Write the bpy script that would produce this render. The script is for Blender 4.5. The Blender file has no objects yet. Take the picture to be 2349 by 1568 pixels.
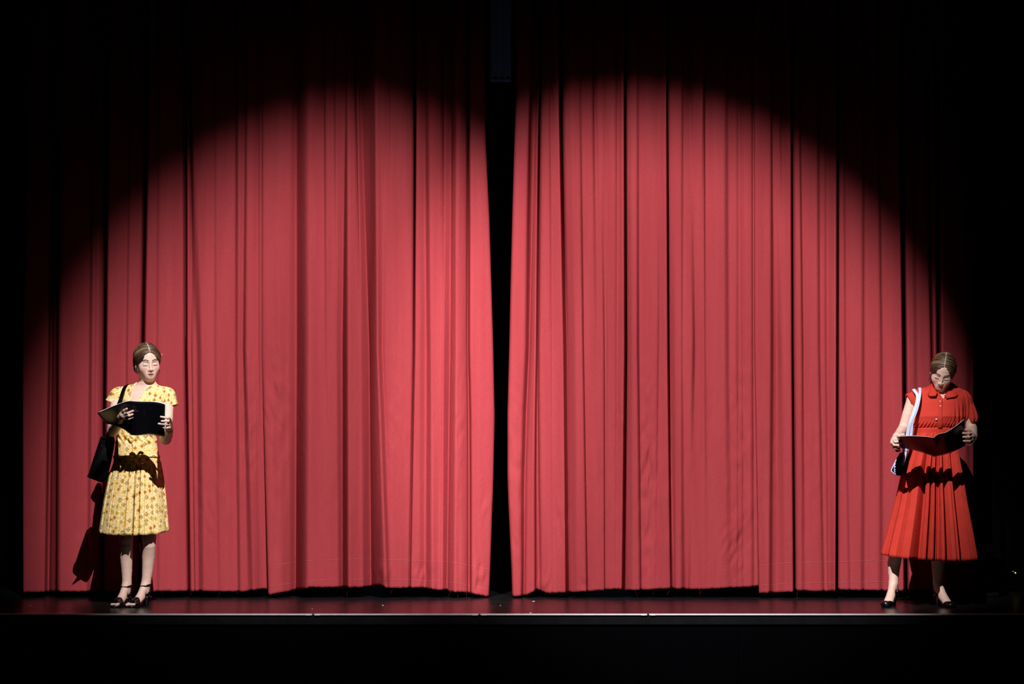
import bpy, bmesh, math, random
import numpy as np
from mathutils import Vector, Matrix

random.seed(7)
rng = np.random.default_rng(7)
SC = bpy.context.scene
COL = SC.collection

# ------------------------------------------------------------------ camera, light, exposure
F_PX, CX, CY = 3500.0, 1174.5, 784.0          # focal length and centre for a 2349 x 1568 frame
PITCH = math.radians(5.337)
CAM_H = 0.80                                   # above the stage floor (z = 0)
Y_EDGE, Y_LADY, Y_CURT = 9.55, 10.20, 10.97    # stage edge, the two actresses, the curtain line

cam_data = bpy.data.cameras.new('camera')
cam = bpy.data.objects.new('camera', cam_data)
COL.objects.link(cam)
cam.location = (0, 0, CAM_H)
cam.rotation_euler = (math.pi / 2 + PITCH, 0, 0)
cam_data.sensor_width = 36
cam_data.sensor_fit = 'HORIZONTAL'
cam_data.lens = 36 * F_PX / 2349
cam_data.clip_end = 200
SC.camera = cam


def at(px, py, Y):
    """world point seen at pixel (px, py) of the photograph, on the plane y = Y"""
    a = (np.asarray(px, float) - CX) / F_PX
    b = (CY - np.asarray(py, float)) / F_PX
    t = Y / (math.cos(PITCH) - b * math.sin(PITCH))
    x = a * t
    z = CAM_H + t * (math.sin(PITCH) + b * math.cos(PITCH))
    return x, Y + 0 * t, z


def atv(px, py, Y):
    x, y, z = at(px, py, Y)
    return Vector((float(x), float(y), float(z)))


world = bpy.data.worlds.new('house_in_blackout')
SC.world = world
world.use_nodes = True
world.node_tree.nodes['Background'].inputs[0].default_value = (0.6, 0.75, 1.0, 1)
world.node_tree.nodes['Background'].inputs[1].default_value = 0.00012


def spot(name, loc, target, size_deg, blend, watts, color, radius):
    d = bpy.data.lights.new(name, 'SPOT')
    d.energy = watts
    d.spot_size = math.radians(size_deg)
    d.spot_blend = blend
    d.color = color
    d.shadow_soft_size = radius
    o = bpy.data.objects.new(name, d)
    COL.objects.link(o)
    o.location = loc
    o.rotation_euler = (Vector(target) - Vector(loc)).to_track_quat('-Z', 'Y').to_euler()
    return o


SPOT_COL = (1.0, 0.955, 0.965)
LAMP_A = (2.7, -4.0, 13.35)       # the beams cross: this lamp serves the yellow dress
LAMP_B = (-3.3, -4.0, 13.35)
AIM_A = atv(722, 1015, Y_CURT)
AIM_B = atv(1545, 1045, Y_CURT)
spot('profile_spot_on_yellow_dress', LAMP_A, AIM_A, 12.9, 0.78, 24500, SPOT_COL, 0.035)
spot('profile_spot_on_red_dress', LAMP_B, AIM_B, 13.6, 0.57, 26000, SPOT_COL, 0.035)
# stray light round the lenses of the same two lamps: the faint halo on the upper curtain
spot('lens_spill_first_lamp', LAMP_A, AIM_A, 17.5, 1.0, 260, SPOT_COL, 0.06)
spot('lens_spill_second_lamp', LAMP_B, AIM_B, 17.5, 1.0, 260, SPOT_COL, 0.06)
# added blue fill, unseen behind the curtain, so the grey flats and border show
bl = bpy.data.lights.new('backstage_blue_fill', 'POINT')
bl.energy = 4.0
bl.color = (0.45, 0.62, 1.0)
bl.shadow_soft_size = 0.08
blo = bpy.data.objects.new('backstage_blue_fill', bl)
COL.objects.link(blo)
blo.location = (0.1, 12.2, 2.3)

SC.view_settings.view_transform = 'Standard'
SC.view_settings.look = 'None'
SC.view_settings.exposure = 0.0
SC.view_settings.gamma = 1.0
SC.view_settings.use_curve_mapping = False


# ------------------------------------------------------------------ small helpers
def lin(c):
    return tuple(((v / 255) / 12.92 if v / 255 <= 0.04045 else ((v / 255 + 0.055) / 1.055) ** 2.4) for v in c)


def tag(o, label=None, cat=None, group=None, kind=None):
    if label: o['label'] = label
    if cat: o['category'] = cat
    if group: o['group'] = group
    if kind: o['kind'] = kind
    return o


def empty(name, loc=(0, 0, 0)):
    o = bpy.data.objects.new(name, None)
    o.empty_display_size = 0.1
    COL.objects.link(o)
    o.location = loc
    return o


def link(name, me, mat, parent=None, smooth=True):
    o = bpy.data.objects.new(name, me)
    COL.objects.link(o)
    if mat is not None:
        me.materials.append(mat)
    if parent is not None:
        o.parent = parent
    if smooth and len(me.polygons):
        me.polygons.foreach_set('use_smooth', np.ones(len(me.polygons), dtype=bool))
    return o


def mesh_np(name, V, Q):
    """mesh from numpy vertices (n,3) and faces (m,4) or (m,3)"""
    V = np.ascontiguousarray(V, dtype=np.float32)
    Q = np.ascontiguousarray(Q, dtype=np.int32)
    me = bpy.data.meshes.new(name)
    k = Q.shape[1]
    me.vertices.add(len(V)); me.vertices.foreach_set('co', V.ravel())
    me.loops.add(Q.size); me.loops.foreach_set('vertex_index', Q.ravel())
    me.polygons.add(len(Q))
    me.polygons.foreach_set('loop_start', np.arange(0, Q.size, k, dtype=np.int32))
    me.update(calc_edges=True)
    me.validate()
    return me


def grid_mesh(name, P, close_u=False, uv=None):
    """P: (rows, cols, 3) array of points"""
    r, c, _ = P.shape
    idx = np.arange(r * c).reshape(r, c)
    if close_u:
        idx = np.concatenate([idx, idx[:, :1]], 1)
    Q = np.stack([idx[:-1, :-1], idx[:-1, 1:], idx[1:, 1:], idx[1:, :-1]], -1).reshape(-1, 4)
    me = mesh_np(name, P.reshape(-1, 3), Q)
    if uv is not None:
        lay = me.attributes.new('fabric', 'FLOAT_VECTOR', 'POINT')
        u3 = np.zeros((r * c, 3), np.float32); u3[:, :2] = uv.reshape(-1, 2)
        lay.data.foreach_set('vector', u3.ravel())
    return me


def bm_mesh(name, bm):
    me = bpy.data.meshes.new(name)
    bmesh.ops.recalc_face_normals(bm, faces=bm.faces)
    bm.to_mesh(me); bm.free()
    return me


def add_box(bm, c, s, bevel=0.0, seg=2, rot=None):
    r = bmesh.ops.create_cube(bm, size=1)
    vs = r['verts']
    bmesh.ops.scale(bm, vec=s, verts=vs)
    if bevel:
        es = list({e for v in vs for e in v.link_edges})
        rb = bmesh.ops.bevel(bm, geom=es, offset=bevel, segments=seg, profile=0.5, affect='EDGES')
        vs = list({v for f in rb['faces'] for v in f.verts} | {v for v in vs if v.is_valid})
    if rot is not None:
        bmesh.ops.rotate(bm, cent=(0, 0, 0), matrix=rot, verts=vs)
    bmesh.ops.translate(bm, vec=c, verts=vs)
    return vs


def box(name, c, s, mat, parent=None, bevel=0.0, rot=None):
    bm = bmesh.new()
    add_box(bm, c, s, bevel, 2, rot)
    return link(name, bm_mesh(name, bm), mat, parent, smooth=False)


def catmull(pts, n):
    """smooth curve through points, n samples per span"""
    P = np.asarray(pts, float)
    if len(P) < 3:
        t = np.linspace(0, 1, n + 1)[:, None]
        return P[0] * (1 - t) + P[-1] * t
    Q = np.vstack([2 * P[0] - P[1], P, 2 * P[-1] - P[-2]])
    out = []
    for i in range(1, len(Q) - 2):
        p0, p1, p2, p3 = Q[i - 1], Q[i], Q[i + 1], Q[i + 2]
        for t in np.linspace(0, 1, n, endpoint=False):
            out.append(0.5 * ((2 * p1) + (-p0 + p2) * t + (2 * p0 - 5 * p1 + 4 * p2 - p3) * t * t + (-p0 + 3 * p1 - 3 * p2 + p3) * t ** 3))
    out.append(Q[-2])
    return np.array(out)


def sweep(path, section, side_hint=(1, 0, 0), scale=None, closed=False):
    """sweep a closed 2D section (k,2) along a path; returns V, Q with end caps as quad strips"""
    path = np.asarray(path, float); section = np.asarray(section, float)
    n = len(path)
    T = np.gradient(path, axis=0)
    if closed:
        T = np.roll(path, -1, 0) - np.roll(path, 1, 0)
    T /= np.linalg.norm(T, axis=1)[:, None] + 1e-12
    hint = np.broadcast_to(np.asarray(side_hint, float), T.shape)
    S = hint - (hint * T).sum(1)[:, None] * T
    S /= np.linalg.norm(S, axis=1)[:, None] + 1e-12
    N = np.cross(T, S)
    sc = np.ones(n) if scale is None else np.asarray(scale, float)
    V = path[:, None, :] + sc[:, None, None] * (section[None, :, :1] * S[:, None, :] + section[None, :, 1:] * N[:, None, :])
    return V


def tube(path, r, k=8, taper=None, closed=False):
    a = np.linspace(0, 2 * math.pi, k, endpoint=False)
    sec = np.stack([np.cos(a), np.sin(a)], 1) * r
    p = np.asarray(path, float)
    d = p[-1] - p[0]
    hint = (0, 1, 0.13) if abs(d[0]) + abs(d[2]) > abs(d[1]) else (1, 0, 0.13)
    return sweep(p, sec, hint, taper, closed)


def swept_obj(name, V, mat, parent=None, closed=False):
    """V (n, k, 3) ring stack to a closed mesh with caps"""
    n, k, _ = V.shape
    idx = np.arange(n * k).reshape(n, k)
    if closed:
        idx = np.concatenate([idx, idx[:1]], 0)
    i2 = np.concatenate([idx, idx[:, :1]], 1)
    Q = np.stack([i2[:-1, :-1], i2[:-1, 1:], i2[1:, 1:], i2[1:, :-1]], -1).reshape(-1, 4).tolist()
    if not closed:
        Q.append(list(idx[0][::-1])); Q.append(list(idx[-1]))
    me = bpy.data.meshes.new(name)
    me.from_pydata(V.reshape(-1, 3).tolist(), [], [list(map(int, q)) for q in Q])
    bm = bmesh.new(); bm.from_mesh(me); bmesh.ops.recalc_face_normals(bm, faces=bm.faces); bm.to_mesh(me); bm.free()
    return link(name, me, mat, parent)


def ribbon(name, path, width, thick, mat, parent, hint):
    w, t = width / 2, thick / 2
    sec = np.array([[-w, -t * .6], [-w * .8, -t], [w * .8, -t], [w, -t * .6], [w, t * .6], [w * .8, t], [-w * .8, t], [-w, t * .6]])
    return swept_obj(name, sweep(path, sec, hint), mat, parent)


def sstep(a, b, x):
    t = np.clip((np.asarray(x, float) - a) / (b - a), 0, 1)
    return t * t * (3 - 2 * t)


def vnoise(x, y, seed=0.0):
    x = np.asarray(x, float); y = np.asarray(y, float)
    ix, iy = np.floor(x), np.floor(y)
    fx, fy = x - ix, y - iy
    fx = fx * fx * (3 - 2 * fx); fy = fy * fy * (3 - 2 * fy)

    def h(a, b):
        v = np.sin(a * 127.1 + b * 311.7 + seed * 74.7) * 43758.5453
        return v - np.floor(v)
    return (h(ix, iy) * (1 - fx) + h(ix + 1, iy) * fx) * (1 - fy) + (h(ix, iy + 1) * (1 - fx) + h(ix + 1, iy + 1) * fx) * fy - 0.5


# ------------------------------------------------------------------ materials (all procedural)
def new_mat(name):
    m = bpy.data.materials.new(name)
    m.use_nodes = True
    nt = m.node_tree
    return m, nt, nt.nodes['Principled BSDF']


def N(nt, kind, **kw):
    n = nt.nodes.new(kind)
    for k, v in kw.items():
        if k.startswith('i_'):
            n.inputs[k[2:]].default_value = v
        else:
            setattr(n, k, v)
    return n


def L(nt, a, b):
    nt.links.new(a, b)


def setp(p, **kw):
    for k, v in kw.items():
        k = k.replace('_', ' ')
        if k in p.inputs:
            p.inputs[k].default_value = v


def plain(name, col, rough=0.6, spec=0.4, var=0.12, scale=30.0, bump=0.0, bump_scale=120.0, metallic=0.0, coat=0.0):
    """colour with fine variation and relief"""
    m, nt, p = new_mat(name)
    setp(p, Roughness=rough, Specular_IOR_Level=spec, Metallic=metallic, Coat_Weight=coat)
    tc = N(nt, 'ShaderNodeTexCoord')
    ns = N(nt, 'ShaderNodeTexNoise', i_Scale=scale, i_Detail=5.0)
    L(nt, tc.outputs['Object'], ns.inputs['Vector'])
    mx = N(nt, 'ShaderNodeMix', data_type='RGBA')
    c = np.array(col[:3])
    mx.inputs[6].default_value = (*np.clip(c * (1 - var), 0, 1), 1)
    mx.inputs[7].default_value = (*np.clip(c * (1 + var), 0, 1), 1)
    L(nt, ns.outputs[0], mx.inputs[0])
    L(nt, mx.outputs[2], p.inputs['Base Color'])
    if bump:
        n2 = N(nt, 'ShaderNodeTexNoise', i_Scale=bump_scale, i_Detail=4.0)
        L(nt, tc.outputs['Object'], n2.inputs['Vector'])
        b = N(nt, 'ShaderNodeBump', i_Strength=bump, i_Distance=0.004)
        L(nt, n2.outputs[0], b.inputs['Height'])
        L(nt, b.outputs[0], p.inputs['Normal'])
    return m


def emissive(name, col, strength):
    m, nt, p = new_mat(name)
    setp(p, Base_Color=(*col, 1), Emission_Color=(*col, 1), Emission_Strength=strength, Roughness=0.3)
    return m


def curtain_material():
    m, nt, p = new_mat('red_cotton_curtain')
    setp(p, Roughness=0.95, Specular_IOR_Level=0.03, Sheen_Weight=0.0)
    tc = N(nt, 'ShaderNodeTexCoord')
    # woven grain
    g = N(nt, 'ShaderNodeTexNoise', i_Scale=260.0, i_Detail=2.0, i_Roughness=0.7)
    L(nt, tc.outputs['Object'], g.inputs['Vector'])
    # broad vertical streaks of wear in the dye
    mp = N(nt, 'ShaderNodeMapping'); mp.inputs['Scale'].default_value = (9.0, 9.0, 0.5)
    L(nt, tc.outputs['Object'], mp.inputs['Vector'])
    s = N(nt, 'ShaderNodeTexNoise', i_Scale=1.6, i_Detail=5.0, i_Roughness=0.6)
    L(nt, mp.outputs[0], s.inputs['Vector'])
    add = N(nt, 'ShaderNodeMath', operation='MULTIPLY_ADD'); add.inputs[1].default_value = 0.6
    L(nt, g.outputs[0], add.inputs[0])
    sm = N(nt, 'ShaderNodeMath', operation='MULTIPLY'); sm.inputs[1].default_value = 0.34
    L(nt, s.outputs[0], sm.inputs[0]); L(nt, sm.outputs[0], add.inputs[2])
    cr = N(nt, 'ShaderNodeValToRGB')
    cr.color_ramp.elements[0].position = 0.28; cr.color_ramp.elements[0].color = (0.27, 0.030, 0.037, 1)
    cr.color_ramp.elements[1].position = 0.78; cr.color_ramp.elements[1].color = (0.42, 0.065, 0.073, 1)
    L(nt, add.outputs[0], cr.inputs[0])
    L(nt, cr.outputs[0], p.inputs['Base Color'])
    # relief: weave and soft handling creases
    mp2 = N(nt, 'ShaderNodeMapping'); mp2.inputs['Scale'].default_value = (11.0, 11.0, 3.2)
    mp2.inputs['Rotation'].default_value = (0, math.radians(14), 0)
    L(nt, tc.outputs['Object'], mp2.inputs['Vector'])
    w = N(nt, 'ShaderNodeTexNoise', i_Scale=1.5, i_Detail=6.0, i_Roughness=0.62, i_Distortion=0.8)
    L(nt, mp2.outputs[0], w.inputs['Vector'])
    b1 = N(nt, 'ShaderNodeBump', i_Strength=0.22, i_Distance=0.02)
    L(nt, w.outputs[0], b1.inputs['Height'])
    b2 = N(nt, 'ShaderNodeBump', i_Strength=0.35, i_Distance=0.002)
    L(nt, g.outputs[0], b2.inputs['Height'])
    L(nt, b1.outputs[0], b2.inputs['Normal'])
    L(nt, b2.outputs[0], p.inputs['Normal'])
    return m


def stage_floor_material():
    m, nt, p = new_mat('black_gloss_stage_floor')
    setp(p, Specular_IOR_Level=0.35)
    tc = N(nt, 'ShaderNodeTexCoord')
    ns = N(nt, 'ShaderNodeTexNoise', i_Scale=6.0, i_Detail=8.0, i_Roughness=0.7)
    L(nt, tc.outputs['Object'], ns.inputs['Vector'])
    cr = N(nt, 'ShaderNodeValToRGB')
    cr.color_ramp.elements[0].color = (0.0035, 0.0035, 0.004, 1)
    cr.color_ramp.elements[1].color = (0.012, 0.012, 0.013, 1)
    L(nt, ns.outputs[0], cr.inputs[0]); L(nt, cr.outputs[0], p.inputs['Base Color'])
    rr = N(nt, 'ShaderNodeMapRange'); rr.inputs['To Min'].default_value = 0.16; rr.inputs['To Max'].default_value = 0.42
    L(nt, ns.outputs[0], rr.inputs[0]); L(nt, rr.outputs[0], p.inputs['Roughness'])
    mp = N(nt, 'ShaderNodeMapping'); mp.inputs['Scale'].default_value = (2, 30, 1)
    L(nt, tc.outputs['Object'], mp.inputs['Vector'])
    n2 = N(nt, 'ShaderNodeTexNoise', i_Scale=8.0, i_Detail=4.0)
    L(nt, mp.outputs[0], n2.inputs['Vector'])
    b = N(nt, 'ShaderNodeBump', i_Strength=0.05, i_Distance=0.003)
    L(nt, n2.outputs[0], b.inputs['Height']); L(nt, b.outputs[0], p.inputs['Normal'])
    return m


def attr_color_material(name, rough, spec, sub=0.0, streak=False):
    """base colour from the object's own colour attribute (lips, brows, nails ... differ from the skin)"""
    m, nt, p = new_mat(name)
    setp(p, Roughness=rough, Specular_IOR_Level=spec, Subsurface_Weight=sub, Subsurface_Scale=0.006)
    if sub:
        p.inputs['Subsurface Radius'].default_value = (1.0, 0.35, 0.2)
    a = N(nt, 'ShaderNodeVertexColor', layer_name='tint')
    tc = N(nt, 'ShaderNodeTexCoord')
    if streak:
        f = N(nt, 'ShaderNodeAttribute', attribute_name='flow')
        ns = N(nt, 'ShaderNodeTexNoise', i_Scale=1.0, i_Detail=4.0, i_Roughness=0.7)
        L(nt, f.outputs['Vector'], ns.inputs['Vector'])
        lo, hi, amt = 0.45, 1.9, 1.0
    else:
        ns = N(nt, 'ShaderNodeTexNoise', i_Scale=55.0, i_Detail=4.0)
        L(nt, tc.outputs['Object'], ns.inputs['Vector'])
        lo, hi, amt = 0.92, 1.06, 1.0
    r = N(nt, 'ShaderNodeMapRange'); r.inputs['From Min'].default_value = 0.3; r.inputs['From Max'].default_value = 0.7
    r.inputs['To Min'].default_value = lo; r.inputs['To Max'].default_value = hi
    L(nt, ns.outputs[0], r.inputs[0])
    v = N(nt, 'ShaderNodeVectorMath', operation='SCALE')
    L(nt, a.outputs['Color'], v.inputs[0]); L(nt, r.outputs[0], v.inputs['Scale'])
    L(nt, v.outputs[0], p.inputs['Base Color'])
    b = N(nt, 'ShaderNodeBump', i_Strength=0.5 if streak else 0.08, i_Distance=0.003 if streak else 0.001)
    L(nt, ns.outputs[0], b.inputs['Height']); L(nt, b.outputs[0], p.inputs['Normal'])
    return m


def math_n(nt, op, a, b=None, c=None):
    n = N(nt, 'ShaderNodeMath', operation=op)
    for i, v in enumerate((a, b, c)):
        if v is None: continue
        if isinstance(v, (int, float)): n.inputs[i].default_value = v
        else: L(nt, v, n.inputs[i])
    return n.outputs[0]


def floral_material():
    """golden cotton printed with tiny cream blossoms and larger rust, olive and charcoal-outlined flowers"""
    m, nt, p = new_mat('yellow_floral_cotton')
    setp(p, Roughness=0.85, Specular_IOR_Level=0.15)
    f = N(nt, 'ShaderNodeAttribute', attribute_name='fabric')

    def flowers(scale, seed, rad, petals):
        mp = N(nt, 'ShaderNodeMapping'); mp.inputs['Location'].default_value = (seed, seed * 1.7, 0)
        L(nt, f.outputs['Vector'], mp.inputs['Vector'])
        v = N(nt, 'ShaderNodeTexVoronoi', voronoi_dimensions='2D', feature='F1')
        v.inputs['Scale'].default_value = scale
        v.inputs['Randomness'].default_value = 0.8
        L(nt, mp.outputs[0], v.inputs['Vector'])
        sub = N(nt, 'ShaderNodeVectorMath', operation='SUBTRACT')
        L(nt, mp.outputs[0], sub.inputs[0]); L(nt, v.outputs['Position'], sub.inputs[1])
        sp = N(nt, 'ShaderNodeSeparateXYZ'); L(nt, sub.outputs[0], sp.inputs[0])
        ang = math_n(nt, 'ARCTAN2', sp.outputs[1], sp.outputs[0])
        ln = N(nt, 'ShaderNodeVectorMath', operation='LENGTH'); L(nt, sub.outputs[0], ln.inputs[0])
        pet = math_n(nt, 'ABSOLUTE', math_n(nt, 'COSINE', math_n(nt, 'MULTIPLY', ang, petals / 2)))
        R = math_n(nt, 'MULTIPLY_ADD', pet, rad * 0.34, rad * 0.66)
        q = math_n(nt, 'DIVIDE', ln.outputs['Value'], R)          # < 1 inside the blossom
        sc = N(nt, 'ShaderNodeSeparateColor'); L(nt, v.outputs['Color'], sc.inputs[0])
        return q, sc.outputs[0], sc.outputs[1]

    def mixc(fac, a, b):
        mx = N(nt, 'ShaderNodeMix', data_type='RGBA')
        L(nt, fac, mx.inputs[0])
        for i, c in ((6, a), (7, b)):
            if isinstance(c, tuple): mx.inputs[i].default_value = (*c, 1)
            else: L(nt, c, mx.inputs[i])
        return mx.outputs[2]

    base = lin((228, 182, 70))
    q1, r1, _ = flowers(98.0, 0.3, 0.0054, 6)
    small = math_n(nt, 'LESS_THAN', q1, 1.0)
    core = math_n(nt, 'LESS_THAN', q1, 0.42)
    c = mixc(small, base, lin((252, 240, 196)))
    c = mixc(core, c, lin((214, 160, 48)))
    q2, r2, g2 = flowers(23.0, 5.1, 0.0130, 4)
    inside = math_n(nt, 'LESS_THAN', q2, 1.0)
    is_rust = math_n(nt, 'LESS_THAN', r2, 0.34)
    is_olive = math_n(nt, 'MULTIPLY', math_n(nt, 'GREATER_THAN', r2, 0.34), math_n(nt, 'LESS_THAN', r2, 0.6))
    is_char = math_n(nt, 'MULTIPLY', math_n(nt, 'GREATER_THAN', r2, 0.6), math_n(nt, 'LESS_THAN', r2, 0.9))
    band = math_n(nt, 'MULTIPLY', inside, math_n(nt, 'GREATER_THAN', q2, 0.66))
    eye = math_n(nt, 'LESS_THAN', q2, 0.30)
    c = mixc(math_n(nt, 'MULTIPLY', inside, is_rust), c, lin((206, 138, 56)))
    c = mixc(math_n(nt, 'MULTIPLY', band, is_rust), c, lin((178, 104, 42)))
    c = mixc(math_n(nt, 'MULTIPLY', inside, is_olive), c, lin((186, 168, 74)))
    c = mixc(math_n(nt, 'MULTIPLY', band, is_char), c, lin((96, 82, 46)))
    c = mixc(math_n(nt, 'MULTIPLY', eye, is_char), c, lin((96, 82, 46)))
    c = mixc(math_n(nt, 'MULTIPLY', eye, is_rust), c, lin((120, 60, 22)))
    L(nt, c, p.inputs['Base Color'])
    ns = N(nt, 'ShaderNodeTexNoise', i_Scale=60.0, i_Detail=4.0)
    L(nt, f.outputs['Vector'], ns.inputs['Vector'])
    b = N(nt, 'ShaderNodeBump', i_Strength=0.25, i_Distance=0.004)
    L(nt, ns.outputs[0], b.inputs['Height']); L(nt, b.outputs[0], p.inputs['Normal'])
    return m


def book_cover_material(name, col, print_at=None):
    m, nt, p = new_mat(name)
    setp(p, Roughness=0.32, Specular_IOR_Level=0.45, Base_Color=(*col, 1))
    if print_at:
        f = N(nt, 'ShaderNodeAttribute', attribute_name='fabric')
        sp = N(nt, 'ShaderNodeSeparateXYZ'); L(nt, f.outputs['Vector'], sp.inputs[0])
        (u0, u1), (v0, v1) = print_at
        k = None
        for s_, op, t in ((0, 'GREATER_THAN', u0), (0, 'LESS_THAN', u1), (1, 'GREATER_THAN', v0), (1, 'LESS_THAN', v1)):
            q = math_n(nt, op, sp.outputs[s_], t)
            k = q if k is None else math_n(nt, 'MULTIPLY', k, q)
        ns = N(nt, 'ShaderNodeTexNoise', i_Scale=26.0, i_Detail=3.0, i_Roughness=0.6)
        L(nt, f.outputs['Vector'], ns.inputs['Vector'])
        g = math_n(nt, 'MULTIPLY', k, math_n(nt, 'GREATER_THAN', ns.outputs[0], 0.59))
        mx = N(nt, 'ShaderNodeMix', data_type='RGBA')
        mx.inputs[6].default_value = (*col, 1); mx.inputs[7].default_value = (0.035, 0.038, 0.055, 1)
        L(nt, g, mx.inputs[0]); L(nt, mx.outputs[2], p.inputs['Base Color'])
    return m


M_CURT = curtain_material()
M_THREAD = plain('pale_red_thread', (0.55, 0.15, 0.15), 0.9, 0.1, 0.1, 80)
M_FLOOR = stage_floor_material()
M_FASCIA = plain('black_painted_stage_front_beam_cut', (0.0009, 0.001, 0.0015), 0.9, 0.02, 0.3, 14, 0.2, 60)  # black paint, darkened further to stand in for the beams' cut at the edge
M_ALU = plain('worn_aluminium_edge', (0.80, 0.81, 0.84), 0.45, 0.5, 0.22, 18, 0.3, 90, metallic=0.1)
M_WALL = plain('black_wall_paint', (0.004, 0.004, 0.0045), 0.9, 0.1, 0.3, 8)
M_DRAPE = plain('black_wool_drape', (0.003, 0.003, 0.0032), 1.0, 0.02, 0.3, 60, 0.2, 200)
M_GREY = plain('blue_grey_scenery', (0.40, 0.44, 0.50), 0.8, 0.2, 0.1, 12)
M_BLACKCASE = plain('black_equipment_case', (0.001, 0.001, 0.001), 0.9, 0.02, 0.3, 40, 0.3, 160)
M_STEEL = plain('dull_steel', (0.02, 0.02, 0.021), 0.5, 0.5, 0.2, 50, metallic=0.7)
M_SCRAP = plain('white_tape_scrap', (0.75, 0.78, 0.76), 0.7, 0.3, 0.1, 90)
M_SKIN = attr_color_material('skin', 0.52, 0.32, 0.10)
M_HAIR = attr_color_material('brown_hair', 0.42, 0.45, 0.0, streak=True)
M_FLORAL = floral_material()
M_REDDRESS = plain('scarlet_linen', (0.54, 0.042, 0.027), 0.8, 0.15, 0.18, 16, 0.35, 70)
M_BUTTON = plain('pearl_button', (0.72, 0.70, 0.76), 0.25, 0.6, 0.05, 90)
M_LEATHER = plain('black_leather', (0.0016, 0.0016, 0.0019), 0.62, 0.08, 0.2, 60, 0.08, 220)
M_SHOE = plain('black_shoe_leather', (0.004, 0.004, 0.0045), 0.22, 0.5, 0.2, 80)
M_PAGE = plain('cream_paper', (0.72, 0.74, 0.70), 0.85, 0.15, 0.05, 200)
M_COVER1 = book_cover_material('black_script_cover', (0.0045, 0.0045, 0.007), ((0.008, 0.085), (0.165, 0.268)))
M_COVER2 = book_cover_material('dark_maroon_magazine_cover', (0.020, 0.006, 0.010))
M_STRAPBLUE = plain('pale_blue_webbing', (0.55, 0.64, 0.86), 0.8, 0.2, 0.08, 120)
M_BAGNAVY = plain('navy_canvas', (0.006, 0.008, 0.022), 0.85, 0.15, 0.2, 90, 0.2, 300)
M_PIN = plain('gilt_hairpin', (0.7, 0.5, 0.3), 0.3, 0.6, 0.05, 90, metallic=0.6)

# ------------------------------------------------------------------ the setting
def floor_slab(name, x0, x1, y0, y1, z0, z1, mat):
    return tag(box(name, ((x0 + x1) / 2, (y0 + y1) / 2, (z0 + z1) / 2), (x1 - x0, y1 - y0, z1 - z0), mat), kind='structure')


HALF = 5.6
fl = floor_slab('floor', -HALF, HALF, Y_EDGE + 0.008, 15.0, -0.06, 0.0, M_FLOOR)
tag(fl, 'glossy black stage floor in front of the red curtain', 'floor')
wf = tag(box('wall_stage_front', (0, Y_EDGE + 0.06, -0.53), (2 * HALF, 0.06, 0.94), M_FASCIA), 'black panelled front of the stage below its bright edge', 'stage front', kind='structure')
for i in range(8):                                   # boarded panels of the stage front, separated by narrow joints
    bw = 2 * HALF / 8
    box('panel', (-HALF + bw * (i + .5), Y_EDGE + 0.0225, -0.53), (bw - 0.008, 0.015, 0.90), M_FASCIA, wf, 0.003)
tag(floor_slab('floor_auditorium', -HALF - 2, HALF + 2, -1.5, Y_EDGE + 0.09, -1.05, -1.0, M_WALL), 'dark auditorium floor below the stage', 'floor')
tag(box('wall_back', (0, 15.05, 2.5), (2 * HALF + .2, 0.1, 7.2), M_WALL), 'black rear wall behind the curtain', 'wall', kind='structure')
tag(box('wall_left', (-HALF - .05, 12.3, 2.5), (0.1, 5.4, 7.2), M_WALL), 'black wall of the wings beyond the yellow dress', 'wall', kind='structure')
tag(box('wall_right', (HALF + .05, 12.3, 2.5), (0.1, 5.4, 7.2), M_WALL), 'black wall of the wings beyond the red dress', 'wall', kind='structure')

# aluminium nosing along the stage edge, in four lengths with splice plates
cuts = [-HALF, float(at(718, 1409, Y_EDGE)[0]), float(at(1100, 1409, Y_EDGE)[0]), float(at(1487, 1409, Y_EDGE)[0]), HALF]
lab = ['thin aluminium stage edging below the yellow dress', 'thin aluminium stage edging under the curtain with the hem seams',
       'thin aluminium stage edging just past the centre gap', 'thin aluminium stage edging below the red dress']
for i in range(4):
    a, b = cuts[i] + 0.006, cuts[i + 1] - 0.006
    bm = bmesh.new()
    add_box(bm, ((a + b) / 2, Y_EDGE + 0.004, 0.0), (b - a, 0.012, 0.008), 0.0012)
    add_box(bm, ((a + b) / 2, Y_EDGE + 0.018, 0.003), (b - a, 0.024, 0.002), 0.0006)
    t = link('trim_%d' % (i + 1), bm_mesh('trim', bm), M_ALU, None, smooth=False)
    tag(t, lab[i], 'edging', kind='structure')
    for xx in (a + 0.022, b - 0.022):
        if abs(xx) < HALF - 0.1:
            box('splice_plate', (xx, Y_EDGE - 0.003, -0.002), (0.030, 0.003, 0.006), M_ALU, t, 0.001)

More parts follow.
